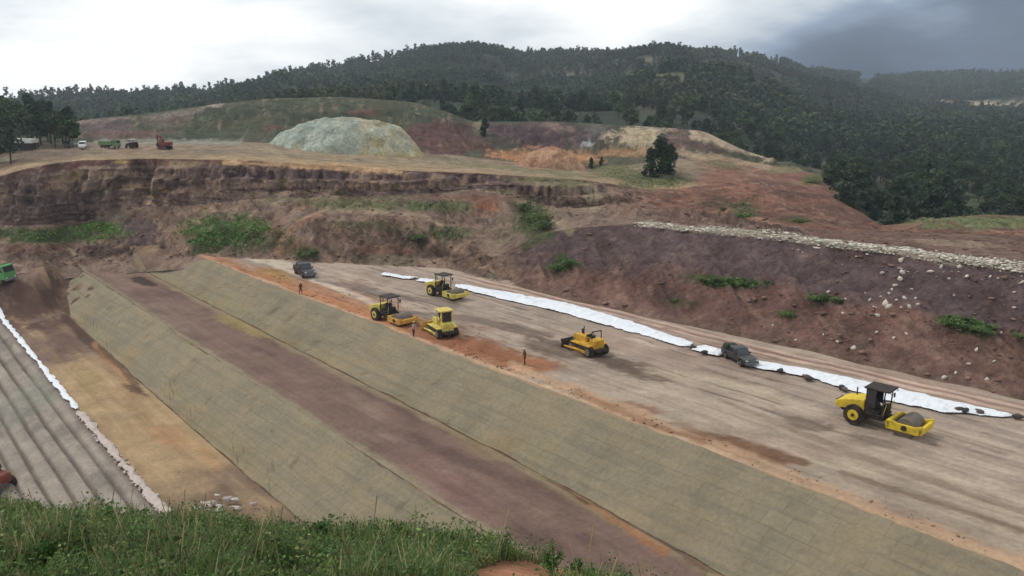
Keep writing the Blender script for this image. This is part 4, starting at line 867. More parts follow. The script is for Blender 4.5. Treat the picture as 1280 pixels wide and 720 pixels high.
def roller(loc, head, yel, yel2, label, sc=1., glazed=False, canopy=BLACK):
    t = thing('road_roller', label, 'road roller', loc, head, 'drum rollers on the dam crest', sc)
    # engine hood: higher next to the cab, sloping to the rear
    B().prism([(-3.0, 1.12), (-2.92, 1.5), (-2.5, 1.72), (-1.15, 2.02), (-.82, 2.0), (-.82, 1.0), (-1.0, .98), (-2.3, 1.05), (-2.7, 1.0)], -.86, .86, .05).out('engine_hood', yel, t)
    f = B().prism([(-2.75, 1.0), (-2.55, .78), (-.4, .62), (.55, .62), (.55, .98), (-.9, 1.0)], -.62, .62, .03).out('chassis', DARKM, t)
    g = B()
    for z in (1.2, 1.32, 1.44): g.box(-3.02, -2.9, -.6, .6, z, z+.06, 0)
    g.out('grille', DARKM, bpy.data.objects[f.name])
    for y in (-.5, .5): B().cyl((y, 1.3), .09, -3.03, -2.98, 14, 'X').out('tail_light', TAIL, t)
    B().bar((-1.9, .45, 1.75), (-1.9, .45, 2.45), .05).out('exhaust_pipe', DARKM, t)
    for y in (-.88, .88): wheel(t, -1.45, y, .78, .56, yel)
    # platform, cab
    B().box(-.8, .62, -.82, .82, .95, 1.12, .02).prism([(-.8, 1.1), (-.8, 1.85 if glazed else 1.5), (-.45, 1.9 if glazed else 1.5), (-.2, 1.35), (.25, 1.3), (.3, 1.1)], -.8, .8, .02).out('operator_platform', BLACK, t)
    B().box(-.45, .05, -.28, .28, 1.32, 1.5, .05).box(-.55, -.38, -.28, .28, 1.45, 2.05, .05).out('seat', BLACK, t)
    B().prism([(.32, 1.1), (.3, 1.75), (.62, 1.85), (.75, 1.6), (.62, 1.1)], -.34, .34, .04).out('console', BLACK, t)
    sw = B(); v = [(.3+.05*math.cos(a), .2*math.cos(a), 1.85+.2*math.sin(a)*.9) for a in np.linspace(0, 6.28, 13)]
    for p, q in zip(v[:-1], v[1:]): sw.bar(p, q, .018, 5)
    sw.out('steering_wheel', BLACK, t)
    for x in (-.72, .5):
        for y in (-.74, .74):
            B().bar((x, y, 1.1), (x+(.1 if x > 0 else 0), y, 2.95), .055, 6).out('post', BLACK, t)
    B().box(-.95, .95, -.86, .86, 2.92, 3.06, .05).out('roof', canopy, t)
    if glazed: B().box(-.74, -.7, -.7, .7, 1.9, 2.9, 0).out('rear_window', GLASS, t)
    for y in ((-.76, .76) if glazed else ()): B().box(-.7, -.05, y-.015, y+.015, 1.55, 2.9, 0).out('side_window', GLASS, t)
    for y in (-.95, .95): B().box(.62, .7, y-.1, y+.1, 2.15, 2.5, .02).bar((.55, y*.8, 2.4), (.65, y, 2.4), .02).out('mirror', BLACK, t)
    for y in (-.6, .6): B().box(.93, 1.0, y-.1, y+.1, 2.84, 2.94, .01).out('headlight', LAMP, t)
    for y in (-.5, .5): B().bar((.55, y*1.4, 1.15), (.75, y*1.5, 2.), .022, 5).out('handrail', yel, t)
    # articulated front frame with the drum
    B().cyl((.75, 0), .24, .55, 1.1, 16, 'Z').box(.4, 1.1, -.3, .3, .6, .85, .03).out('pivot', DARKM, t)
    fr = B().box(.95, 1.25, -1.18, 1.18, .5, 1.08, .04).box(3.25, 3.5, -1.18, 1.18, .5, .98, .04)
    for y in (-1.1, 1.1): fr.prism([(1.0, .45), (1.0, 1.05), (1.4, 1.14), (1.75, 1.02), (3.0, 1.0), (3.3, 1.12), (3.52, 1.2), (3.52, .62), (3.2, .42)], y-.08, y+.08, .02)
    fr.out('drum_frame', yel2, t)
    for y in (-1.2, 1.2): B().cyl((2.25, .76), .2, y-.04, y+.04, 16).box(2.05, 2.45, y-.03, y+.03, .62, .78, 0).out('drum_hub', DARKM, t)
    B().cyl((2.25, .70), .71, -1.0, 1.0, 48, bev=.02).out('drum', STEEL, t)
    B().box(1.42, 1.5, -.98, .98, .95, 1.02, 0).out('scraper', DARKM, t)
    return t
def track(parent, y, x0, x1, r, w, mat):
    n = 14; pr = [(x0-r*math.sin(a), r-r*math.cos(a)) for a in np.linspace(0, math.pi, n)][:]; prof = [(x1+r*math.sin(a), r-r*math.cos(a)) for a in np.linspace(0, math.pi, n)]+[(x0-r*math.sin(a), r+r*math.cos(a)) for a in np.linspace(0, math.pi, n)]
    b = B().prism(prof, y-w/2, y+w/2, 0)
    P = [np.array([p[0], 0, p[1]]) for p in prof]; P.append(P[0])
    for p, q in zip(P[:-1], P[1:]):
        L = np.linalg.norm(q-p); m = max(1, int(L/.2))
        for k in range(m):
            c = p+(q-p)*(k+.5)/m; b.bar((c[0], y-w/2-.02, c[2]), (c[0], y+w/2+.02, c[2]), .045, 4)
    tk = b.out('track', RUBBER, parent)
    s = 1 if y > 0 else -1
    f = B().box(x0, x1, y+s*w*.5-.02, y+s*(w*.5+.05), r*.55, r*1.2, .02)
    f.out('track_frame', mat, tk)
    for x in (x0, x1): B().cyl((x, r), r*.72, y+s*w*.48, y+s*(w*.5+.06), 20).out('sprocket', STEEL, tk)
    return tk
def dozer(loc, head, yel, label, sc=1., canopy=True, cabroof=True, blademat=None, ripper=True):
    t = thing('bulldozer', label, 'bulldozer', loc, head, None, sc)
    for y in (-.98, .98): track(t, y, -1.35, 1.25, .48, .5, yel)
    B().box(-1.6, .4, -.68, .68, .55, 1.2, .05).prism([(-.3, 1.1), (-.3, 1.7), (.2, 1.82), (1.75, 1.68), (1.85, 1.5), (1.85, .75), (1.6, .65), (-.3, .65)], -.5, .5, .05).out('body', yel, t)
    B().prism([(-1.75, .75), (-1.75, 1.6), (-1.5, 1.72), (-.95, 1.72), (-.8, 1.2), (-.8, .75)], -.66, .66, .05).out('fuel_tank', yel, t)
    for y in (-.97, .97): B().prism([(-1.5, 1.02), (-1.5, 1.12), (-.2, 1.3), (-.1, 1.2), (1.3, 1.1), (1.4, 1.02)], y-.3, y+.3, .02).out('fender', yel, t)
    g = B().box(1.84, 1.9, -.42, .42, .8, 1.5, .01)
    for z in (.9, 1.05, 1.2, 1.35): g.box(1.89, 1.93, -.38, .38, z, z+.06, 0)
    g.out('grille', DARKM, t)
    B().box(-.75, -.3, -.3, .3, 1.2, 1.42, .05).box(-.85, -.68, -.3, .3, 1.4, 1.95, .05).out('seat', BLACK, t)
    B().box(-.28, -.1, -.3, .3, 1.6, 1.95, .03).bar((-.2, .45, 1.5), (-.3, .45, 2.), .03).bar((-.2, -.45, 1.5), (-.3, -.45, 2.), .03).out('console', BLACK, t)
    B().bar((.55, .12, 1.7), (.55, .12, 2.55), .06).bar((.55, .12, 2.5), (.48, .12, 2.62), .06).out('exhaust_pipe', DARKM, t)
    B().cyl((1.05, -.12), .1, 1.68, 2.1, 14, 'Z').cyl((1.05, -.12), .15, 2.1, 2.2, 14, 'Z').out('air_filter', DARKM, t)
    if canopy:
        for x in (-1.3, .02):
            for y in (-.62, .62): B().box(x-.06, x+.06, y-.06, y+.06, 1.2, 2.95, .01).out('post', yel, t)
        if cabroof: B().box(-1.5, .25, -.82, .82, 2.92, 3.08, .05).out('roof', yel, t)
        else:
            B().box(-1.4, -1.2, -.7, .7, 2.8, 2.95, .03).out('roll_bar', yel, t)
        B().box(-1.27, -1.24, -.55, .55, 1.75, 2.85, 0).out('rear_screen', DARKM, t)
    else:
        for y in (-.6, .6): B().bar((-1.3, y, 1.6), (-1.3, y, 2.5), .06).out('post', yel if False else DARKM, t)
        B().bar((-1.3, -.6, 2.5), (-1.3, .6, 2.5), .06).out('roll_bar', DARKM, t)
    bl = blademat or STEEL; prof = [(2.5+.16*math.cos(a)*-1+.16, .08+1.0*k/8) for k, a in enumerate(np.linspace(-1.2, 1.2, 9))]
    prof = [(2.62-.2*math.cos(a), .06+(k/8)) for k, a in enumerate(np.linspace(-1.2, 1.2, 9))]
    back = [(x-.09, z) for x, z in prof][::-1]
    bd = B().prism(prof+back, -1.6, 1.6, 0).out('blade', bl, t)
    B().box(2.5, 2.72, -1.62, 1.62, .02, .14, .01).out('cutting_edge', STEEL, bd)
    for y in (-1.3, 1.3): B().bar((-.2, y, .5), (2.45, y, .35), .1, 6).out('push_arm', yel, t)
    for y in (-.5, .5): B().bar((1.5, y*.95, 1.3), (2.45, y, .6), .06, 8).out('hydraulic_ram', STEEL, t)
    if ripper: B().box(-2.15, -1.75, -.6, .6, .5, .85, .03).box(-2.2, -2.08, -.08, .08, .05, .7, .02).out('ripper', DARKM, t)
    for y in (-.4, .4): B().box(1.6, 1.7, y-.1, y+.1, 1.68, 1.82, .02).out('headlight', LAMP, t)
    return t
def pickup(loc, head, paintm, label, load, sc=1.):
    t = thing('pickup_truck', label, 'pickup', loc, head, None, sc)
    arch = lambda cx, r: [(cx+r*math.cos(a), .42+r*math.sin(a)) for a in np.linspace(0, math.pi, 9)]
    prof = [(2.55, .45), (2.6, .72), (2.5, .98), (1.3, 1.08), (.62, 1.12), (-2.55, 1.1), (-2.6, .5)]+arch(-1.55, .44)[::-1]+arch(1.6, .44)[::-1]
    body = B().prism(prof, -.88, .88, .03).out('body', paintm, t)
    B().prism([(.95, 1.06), (.35, 1.74), (-.9, 1.78), (-1.08, 1.08)], -.8, .8, .05).out('cab', paintm, t)
    B().prism([(.86, 1.14), (.40, 1.68), (.46, 1.68), (.93, 1.14)], -.7, .7, 0).out('windscreen', GLASS, t)
    B().box(-1.06, -1.02, -.62, .62, 1.2, 1.66, 0).out('rear_window', GLASS, t)
    for s in (-1, 1):
        for x0, x1 in ((-.22, .4), (-.9, -.3)):
            B().prism([(x0, 1.16), (x0+.02, 1.64), (x1-(.1 if x1 > 0 else 0), 1.64), (x1+(.18 if x1 > 0 else 0), 1.16)], s*.795-.015, s*.795+.015, 0).out('side_window', GLASS, t)
        B().box(.55, .7, s*.98-.1, s*.98+.1, 1.12, 1.3, .03).out('mirror', BLACK, t)
        B().box(2.5, 2.6, s*.66-.16, s*.66+.16, .76, .94, .03).out('headlight', LAMP, t)
        B().box(-2.62, -2.56, s*.78-.08, s*.78+.08, .7, 1.02, .01).out('tail_light', TAIL, t)
        for x in (-1.55, 1.6): wheel(t, x, s*.8, .39, .26, STEEL, False)
    B().box(2.54, 2.7, -.86, .86, .42, .66, .04).out('front_bumper', BUMP, t)
    B().box(2.54, 2.6, -.46, .46, .7, .9, .02).out('grille', BUMP, t)
    B().box(-2.72, -2.58, -.8, .8, .42, .58, .03).out('rear_bumper', BUMP, t)
    bd = B()
    for s in (-1, 1): bd.box(-2.56, -1.1, s*.84-.04, s*.84+.04, 1.08, 1.2, .01)
    bd.box(-2.6, -2.5, -.82, .82, 1.08, 1.2, .01).out('bed_rail', paintm, t)
    return t
def bedload(loc, head, label, m):
    t = thing('tarp_bundle', label, 'bundle', loc, head)
    b = B()
    for i in range(7):
        x, y, s = random.uniform(-.5, .5), random.uniform(-.45, .45), random.uniform(.25, .42)
        b.box(x-s, x+s, y-s*.9, y+s*.9, 0, s*1.4, s*.3)
    me = b.out('cover', m, t); return t
def offs(loc, head, dx, dz): return (loc[0]+math.cos(head)*dx, loc[1]+math.sin(head)*dx, loc[2]+dz)

hd = heading((1075, 532), (1146, 551)); p = gpt(1097, 532)
roller(p, hd, Y_BRIGHT, Y_BRIGHT, 'bright yellow drum roller with black cab, nearest the camera on the right', .96, True)
hdam = math.atan2(DY, DX)
roller(gpt(555, 371), hdam+.08, Y_PALE, Y_PALE, 'far drum roller with dark canopy beside the thin end of the white sheet', .9)
h3 = heading((478, 396), (528, 411)); roller(gpt(488, 402), h3, Y_PALE, Y_OLD, 'ochre drum roller at the edge of the mat slope with a driver in dark blue', .92)
dozer(gpt(553, 418), hdam+math.pi-.22, Y_PALE, 'pale yellow bulldozer with a flat canopy working red soil at the slope edge', .88, True, True, Y_OLD)
dozer(gpt(735, 440), hdam+math.pi-.1, Y_DOZ, 'deep yellow bulldozer without canopy, levelling soil in the middle of the platform', .9, False, False, DARKM)
for px, py, hh, m, lab, ll in ((381, 344, hdam-.15, CAR, 'black pickup parked at the far end of the platform', 'dark green bundle in the bed of the far black pickup'), (924, 452, hdam-.4, CARG, 'charcoal pickup parked on the white sheet by the haul track', 'dark bundle in the bed of the charcoal pickup on the white sheet')):
    q = gpt(px, py); ps_ = .92 if px < 500 else .77; pickup(q, hh, m, lab, None, ps_); bedload(offs(q, hh, -1.8*ps_, 1.105*ps_), hh, ll, DKGREEN)
def tipper(loc, head, cabm, boxm, label, sc=1., group=None):
    t = thing('tipper_truck', label, 'tipper truck', loc, head, group, sc)
    B().box(-3.4, 3.2, -.45, .45, .7, .95, .02).out('chassis', DARKM, t)
    B().prism([(1.7, .7), (1.7, 2.55), (1.9, 2.75), (2.9, 2.7), (3.25, 1.75), (3.35, .7)], -1.15, 1.15, .06).out('cab', cabm, t)
    B().prism([(2.98, 2.55), (3.24, 1.8), (3.28, 1.8), (3.02, 2.55)], -1.0, 1.0, 0).out('windscreen', GLASS, t)
    for s in (-1, 1):
        B().prism([(2.0, 1.75), (2.0, 2.5), (2.75, 2.5), (3.05, 1.75)], s*1.15-.015, s*1.15+.015, 0).out('side_window', GLASS, t)
        B().box(3.32, 3.4, s*.85-.15, s*.85+.15, .85, 1.05, .02).out('headlight', LAMP, t)
        for x in (-2.6, -1.4, 2.4): wheel(t, x, s*.95, .5, .34, STEEL, False)
    B().box(3.3, 3.5, -1.15, 1.15, .55, .8, .03).out('bumper', BUMP, t)
    bx = B().prism([(-3.6, 1.05), (-3.7, 2.3), (1.4, 2.45), (1.5, 1.05)], -1.2, 1.2, .03)
    for x in np.arange(-3.3, 1.4, .75): bx.box(x, x+.1, -1.27, 1.27, 1.1, 2.35, 0)
    bx.prism([(1.4, 2.4), (1.4, 2.52), (2.3, 2.85), (2.3, 2.76)], -1.1, 1.1, 0).out('tipper_body', boxm, t)
    return t
_x, _y = onz(2, 352, -3.4); _z = float(dam_full(*[np.array(q) for q in xy2uv(_x, _y)])); _x, _y = onz(2, 352, _z)
tipper((float(_x)-1.6, float(_y), float(dam_full(*[np.array(q) for q in xy2uv(float(_x)-1.6, float(_y))]))), R(-8), GREEN, GREEN, 'bright green tipper truck cut off by the left photo edge')
q = qpoint(138, 186, 4, 5); tipper((q[0], q[1], q[2]), R(-12), GREENP, GREENP, 'pale green tipper truck parked on the quarry plateau', .62)
def tractor(loc, head, m, capm, label, sc=1., mast=False, cat='tractor', name='tractor'):
    t = thing(name, label, cat, loc, head, None, sc)
    B().prism([(.2, .8), (.2, 1.5), (1.7, 1.4), (1.85, 1.2), (1.85, .7)], -.4, .4, .05).out('hood', m, t)
    B().box(-1.2, .9, -.35, .35, .6, .95, .03).out('chassis', DARKM, t)
    for s in (-1, 1):
        wheel(t, -.8, s*.85, .78, .42, m); wheel(t, 1.35, s*.7, .45, .28, m, False)
        B().prism([(-1.5, 1.4), (-1.2, 1.72), (-.3, 1.7), (.05, 1.2), (-.1, 1.2), (-.4, 1.55), (-1.1, 1.6), (-1.4, 1.35)], s*.85-.24, s*.85+.24, 0).out('fender', m, t)
        for x in (-1.2, .1): B().bar((x, s*.6, 1.2), (x, s*.6, 2.5), .05, 6).out('post', BLACK, t)
    B().box(-.7, -.3, -.25, .25, 1.1, 1.3, .04).box(-.8, -.66, -.25, .25, 1.25, 1.75, .04).out('seat', BLACK, t)
    B().box(-1.4, .35, -.75, .75, 2.48, 2.6, .04).out('roof', capm, t)
    B().bar((1.0, .2, 1.4), (1.0, .2, 2.2), .04).out('exhaust_pipe', DARKM, t)
    return t
q = qpoint(165, 186, 4, 5); tractor((q[0], q[1], q[2]), R(160), BLACK, WHITE, 'small dark tractor with white roof beside the pale green tipper', .72)
z5 = -9.3; q = gpt(-12, 605, z5); tractor((q[0], q[1], float(dam_z(np.array(xy2uv(*q[:2])[0]), np.array(xy2uv(*q[:2])[1]), -7-.3*float(bp(np.array(xy2uv(*q[:2])[0]), 4)-xy2uv(*q[:2])[1])))), hdam+.5, RED, WHITE, 'dark red tractor with white roof cut off at the lower left edge', 1.15)
def excavator(loc, head, m, label, sc=1.):
    t = thing('excavator', label, 'excavator', loc, head, None, sc)
    for y in (-.95, .95): track(t, y, -1.4, 1.4, .42, .5, m)
    B().cyl((0, 0), .7, .7, 1.0, 24, 'Z').box(-.8, .8, -.6, .6, .4, .75, .03).out('undercarriage', DARKM, t)
    B().prism([(-2.0, 1.0), (-2.0, 1.9), (-1.7, 2.05), (.6, 1.9), (1.0, 1.4), (1.0, 1.0)], -1.2, 1.2, .05).out('upper_body', m, t)
    B().prism([(-.5, 1.8), (-.4, 2.85), (.7, 2.85), (1.1, 1.9), (1.1, 1.1), (-.5, 1.1)], .3, 1.18, .04).out('cab', m, t)
    B().prism([(-.3, 1.9), (-.25, 2.7), (.62, 2.7), (.95, 1.9)], 1.17, 1.2, 0).out('side_window', GLASS, t)
    bo = B()
    for a, b in (((.8, 1.3), (1.6, 3.5)), ((1.6, 3.5), (3.0, 3.7))):
        dx, dz = b[0]-a[0], b[1]-a[1]; L = math.hypot(dx, dz); nx, nz = -dz/L*.2, dx/L*.2
        bo.prism([(a[0]+nx, a[1]+nz), (b[0]+nx, b[1]+nz), (b[0]-nx, b[1]-nz), (a[0]-nx, a[1]-nz)], -.2, .2, .02)
    bo.out('boom', m, t)
    ar = B().prism([(2.8, 3.9), (3.15, 3.75), (3.0, 1.5), (2.8, 1.5)], -.16, .16, .02).out('arm', m, t)
    B().prism([(2.6, 1.5), (3.2, 1.5), (3.1, .7), (2.5, .3), (2.2, .7)], -.5, .5, .03).out('bucket', DARKM, ar)
    for y in (-.3, .3): B().bar((1.0, y, 1.2), (1.5, y, 2.9), .06).out('hydraulic_ram', STEEL, t)
    return t
q = qpoint(207, 186, 4, 5); excavator((q[0], q[1], q[2]), R(150), RED, 'red excavator standing alone on the quarry plateau', .7)
def van(loc, head, m, label, sc=1.):
    t = thing('parked_van', label, 'van', loc, head, None, sc)
    B().prism([(-2.3, .4), (-2.35, 1.9), (-2.2, 2.05), (1.0, 2.0), (1.7, 1.25), (2.3, 1.05), (2.35, .4)], -.88, .88, .05).out('body', m, t)
    B().prism([(1.1, 1.9), (1.68, 1.28), (1.74, 1.3), (1.16, 1.95)], -.75, .75, 0).out('windscreen', GLASS, t)
    for s in (-1, 1):
        B().prism([(-1.6, 1.3), (-1.6, 1.8), (.9, 1.8), (1.4, 1.3)], s*.885-.012, s*.885+.012, 0).out('side_window', GLASS, t)
        for x in (-1.5, 1.5): wheel(t, x, s*.8, .36, .22, STEEL, False)
    return t
q = qpoint(103, 185, 4, 5); van((q[0], q[1], q[2]), R(-70), WHITE, 'white van parked on the plateau by the left wood', .7)
q = qpoint(86, 185, 4, 5); van((q[0], q[1], q[2]), R(-75), CARG, 'dark grey van parked on the plateau by the left wood', .7)
def shed(px, py):
    q = qpoint(px, py, 3.4, 5); t = thing('site_shed', 'white roofed open shed among the dark trees on the left', 'shed', (q[0], q[1], q[2]-.1), R(4))
    B().box(-2.4, 2.6, -1.2, 1.3, 0, 1.5, .02).out('wall', DARKM, t)
    B().prism([(-2.9, 1.5), (-2.9, 2.35), (-2.75, 2.45), (3.0, 2.3), (3.0, 1.5)], -1.5, 1.6, .02).out('roof', WHITE, t)
    B().box(-.5, .5, -1.24, -1.19, .05, 1.3, 0).out('door', BUMP, t)
shed(27, 188)

# ------------------------------------------------------------------ people
def person(loc, head, shirt, pants, label, lean=0., arm=0., stride=.12, hat=True, sc=1.):
    t = thing('person', label, 'person', loc, head, None, sc*.85)
    J = {'pel': (0, 0, .95, .13), 'sp': (lean*.12, 0, 1.12, .125), 'ch': (lean*.3, 0, 1.36, .15), 'nk': (lean*.4, 0, 1.5, .06), 'hd0': (lean*.46, 0, 1.58, .075), 'hd1': (lean*.5+.01, 0, 1.68, .095), 'hd2': (lean*.52, 0, 1.76, .07)}
    E = [('pel', 'sp'), ('sp', 'ch'), ('ch', 'nk'), ('nk', 'hd0'), ('hd0', 'hd1'), ('hd1', 'hd2')]
    for s, n in ((-1, 'r'), (1, 'l')):
        fx = stride*s
        J[n+'hip'] = (0, s*.1, .9, .1); J[n+'kn'] = (fx*.6+.03, s*.11, .5, .065); J[n+'an'] = (fx-.02, s*.12, .09, .045); J[n+'to'] = (fx+.17, s*.13, .04, .04)
        E += [('pel', n+'hip'), (n+'hip', n+'kn'), (n+'kn', n+'an'), (n+'an', n+'to')]
        J[n+'sh'] = (lean*.3, s*.2, 1.43, .065); J[n+'el'] = (lean*.3-.03+arm*.12, s*.26, 1.16, .048); J[n+'wr'] = (lean*.3+.06+arm*.3, s*.25, .94+arm*.12, .035); J[n+'ha'] = (lean*.3+.09+arm*.36, s*.245, .86+arm*.12, .032)
        E += [('ch', n+'sh'), (n+'sh', n+'el'), (n+'el', n+'wr'), (n+'wr', n+'ha')]
    ks = list(J); me = bpy.data.meshes.new('b'); me.from_pydata([J[k][:3] for k in ks], [(ks.index(a), ks.index(b)) for a, b in E], []); o = bpy.data.objects.new('b', me); COL.objects.link(o)
    o.modifiers.new('s', 'SKIN'); o.modifiers.new('d', 'SUBSURF').levels = 1
    for k, sv in zip(ks, me.skin_vertices[0].data): sv.radius = (J[k][3], J[k][3])
    me.skin_vertices[0].data[0].use_root = True
    dg = bpy.context.evaluated_depsgraph_get(); m2 = bpy.data.meshes.new_from_object(o.evaluated_get(dg)); bpy.data.objects.remove(o)
    m2.materials.clear()
    for m in (SKIN, shirt, pants, BLACK): m2.materials.append(m)
    for p in m2.polygons:
        c = p.center; hand = abs(c.y) > .2 and c.z < .95 and c.z > .7
        p.material_index = 3 if c.z < .13 else 0 if c.z > 1.5 or hand else 1 if c.z > .96 else 2; p.use_smooth = True
    link('body', m2, None, t)
    if hat: B().cyl((J['hd2'][0], 0), .115, 1.72, 1.76, 16, 'Z').cyl((J['hd2'][0], 0), .105, 1.76, 1.87, 16, 'Z', .05).out('helmet', HELM, t)
    return t
person(gpt(376, 368), R(-40), SHIRT, TROUS, 'worker in dark brown clothes on the orange strip near the far pickup', .1, .2)
person(gpt(476, 399), R(30), PALESH, PALESH, 'worker in pale clothes standing beside the ochre roller', 0, .3)
person(gpt(517, 421), R(60), PALESH, TROUS, 'worker in a pale shirt at the slope edge between ochre roller and canopy bulldozer', .2, .5)
person(gpt(656, 456), R(-150), SHIRT, TROUS, 'worker in brown clothes on the red soil left of the deep yellow bulldozer', .1, .1)
def seated(loc, head, label):
    t = person(loc, head, BLUE, BLUE, label, .05, .6, .05, True, .8); return t
q = gpt(488, 402); seated(offs(q, h3, -.1, .94), h3, 'driver in dark blue on the ochre roller')
# ------------------------------------------------------------------ foreground bank and its grass
EB = tab((-400, 640), (-60, 640), (0, 642), (150, 650), (300, 664), (450, 672), (560, 680), (650, 696), (740, 726), (900, 800), (1100, 880), (1700, 1000))
bx_ = np.arange(-400, 1700, 10.); by_ = smooth(np.interp(bx_, *EB), 5); ED = 14+.6*fbm(bx_, bx_*0, .006, 3, 5); EZ = H-slope_y(by_)*ED
D0 = np.array([.3, 6.0]); rowD, rowZ = [], []
for j in range(6): t = j/6; rowD.append(.3+t*5.7+0*ED); rowZ.append(21.3-2.7*t+0*EZ)
for j in range(70):
    t = j/70; rowD.append(6+t*(ED-6)); zl = 18.6+t*(EZ-18.6); rowZ.append(zl)
for j in range(14): t = j/13; rowD.append(ED+t*26); rowZ.append(EZ+t*(-10.5-EZ)-2*math.sin(t*math.pi)*0)
BD = np.array(rowD); BZ = np.array(rowZ); BXw = bearing(bx_[None]+0*BD, np.maximum(BD, 3), BZ)
BZ = BZ+.10*fbm(BXw, BD, .7, 4, 401)*ss(5, 8, BD)
c = lerpc(S(84, 74, 48)+0*BD[..., None], S(60, 62, 36), ss(-.2, .3, fbm(BXw, BD, .9, 4, 402)))
c = paintground(c, BXw, BD, BZ, [('e', 655, 722, 80, 24, 4, (162, 110, 80), .95), ('e', 480, 712, 30, 5, 0, (140, 98, 66), .7), ('e', 330, 716, 40, 4, 0, (120, 90, 60), .6)], 61, .4, 1.2)
tag(gridobj('foreground_bank', BXw, BD, BZ, c, M_BANK), 'grassy bank in front of the camera', 'ground', kind='structure')
def bank_z(px, D):
    ci = np.clip((px-bx_[0])/10, 0, len(bx_)-1.001).astype(int); ed = ED[ci]; ri = np.clip((D-6)/(ed-6)*70, 0, 70).astype(int)+6
    return BZ[ri, ci]
n = 74000
gp = RNG.uniform(-90, 860, n); gd = RNG.uniform(8.2, 15.2, n); e = np.interp(gp, bx_, ED); gx = (gp-640)*(gd*CP+6.5*SP)/F
gz_ = np.where(gd <= e, bank_z(gp, gd), np.interp(gp, bx_, EZ)-(gd-e)*.95)
cl_ = fbm(gx, gd, 1.1, 4, 411); gpx, gpy = proj(gx, gd, gz_)
bare = (((gpx-655)/72)**2+((gpy-726)/23)**2 < 1+.6*cl_) | (((gpx-480)/30)**2+((gpy-712)/5)**2 < 1)
kp = (cl_ > -.42+RNG.uniform(0, .4, n)-.25) & ~bare & (gd < e+.8)
gx, gd, gz_, cl_, gp, gpy = gx[kp], gd[kp], gz_[kp], cl_[kp], gp[kp], gpy[kp]; n = len(gx)
L_ = (.13+.27*RNG.uniform(0, 1, n)**1.6)*(.9+1.3*np.clip(cl_, -.5, .6))*np.interp(gp, [-90, 500, 760], [1.05, 1, .6]); az = RNG.uniform(0, 6.28, n); ln = RNG.uniform(.15, .8, n)*L_; wd = RNG.uniform(.004, .010, n)
P0 = np.stack([gx, gd, gz_-.03], -1); dirh = np.stack([np.cos(az), np.sin(az), 0*az], -1); side = np.stack([-np.sin(az), np.cos(az), 0*az], -1)
P1 = P0+dirh*(ln*.35)[:, None]+np.array([0, 0, 1])*(L_*.6)[:, None]; P2 = P0+dirh*ln[:, None]+np.array([0, 0, 1])*L_[:, None]
w = wd[:, None]*side
V = np.stack([P0-w, P0+w, P1+w*.8, P1-w*.8, P2+w*.15, P2-w*.15], 1).reshape(-1, 3); i = np.arange(n)[:, None]*6
Fq = np.vstack([i+[0, 1, 2, 3], i+[3, 2, 4, 5]])
tone = RNG.uniform(.55, 1.4, (n, 1))*(1+.35*fbm(gx, gd, .8, 3, 415)[:, None]); base = np.where(RNG.uniform(0, 1, (n, 1)) < .24, S(150, 140, 98)[None], S(96, 112, 64)[None])*tone
parts = [(V, Fq, np.repeat(base, 6, 0))]
# small broad leaves between the blades
nl = 30000; j = RNG.integers(0, n, nl); LP = np.stack([gx[j], gd[j], gz_[j]], -1)+np.stack([RNG.normal(0, .1, nl), RNG.normal(0, .1, nl), RNG.uniform(.03, .30, nl)*(1+.7*np.clip(cl_[j], -.5, .6))], -1)
lc = S(92, 122, 62)[None]*RNG.uniform(.5, 1.5, (nl, 1)); lc = np.where(RNG.uniform(0, 1, (nl, 1)) < .12, S(96, 116, 56)[None], lc)
parts.append(leafquads(LP, .036, lc, .6))
ns = 320; j = RNG.integers(0, n, ns); B0 = np.stack([gx[j], gd[j], gz_[j]], -1); az2 = RNG.uniform(0, 6.28, ns); hh_ = RNG.uniform(.3, .75, ns)*(1+.6*np.clip(cl_[j], -.5, .6)); tp_ = B0+np.stack([np.cos(az2)*hh_*.3, np.sin(az2)*hh_*.3, hh_], -1); md_ = (B0+tp_)/2+np.array([0, 0, .03]); w2 = np.stack([-np.sin(az2), np.cos(az2), 0*az2], -1)*.006
V2 = np.stack([B0-w2, B0+w2, md_+w2, md_-w2, tp_+w2*1.6, tp_-w2*1.6], 1).reshape(-1, 3); i2 = np.arange(ns)[:, None]*6
parts.append((V2, np.vstack([i2+[0, 1, 2, 3], i2+[3, 2, 4, 5]]), np.repeat(np.where(RNG.uniform(0, 1, (ns, 1)) < .5, S(168, 150, 104)[None], S(112, 122, 66)[None]), 6, 0)))
nc = 520; j = RNG.integers(0, n, nc)
for q in j:
    k = int(RNG.integers(30, 70)); r = RNG.uniform(.10, .26); hgt_ = r*RNG.uniform(1.2, 2.6)*(1+.8*max(-.5, min(.6, cl_[q])))
    P = np.array([gx[q], gd[q], gz_[q]])+unit(k)*[r, r, 0]*RNG.uniform(.1, 1, (k, 1))+np.stack([0*np.ones(k), 0*np.ones(k), RNG.uniform(.05, 1, k)*hgt_], -1)
    b_ = [S(86, 112, 56), S(106, 128, 66), S(68, 92, 48), S(130, 134, 84)][int(RNG.integers(0, 4))]*RNG.uniform(.75, 1.3)
    parts.append(leafquads(P, RNG.uniform(.028, .05), b_[None]*RNG.uniform(.6, 1.4, (k, 1)), .6))
v, f, c = join(parts)
tag(link('grass', npmesh('grass', v, f, c, smooth=False), M_LEAF), 'uncut green grass and weeds on the foreground bank', 'grass', kind='stuff')
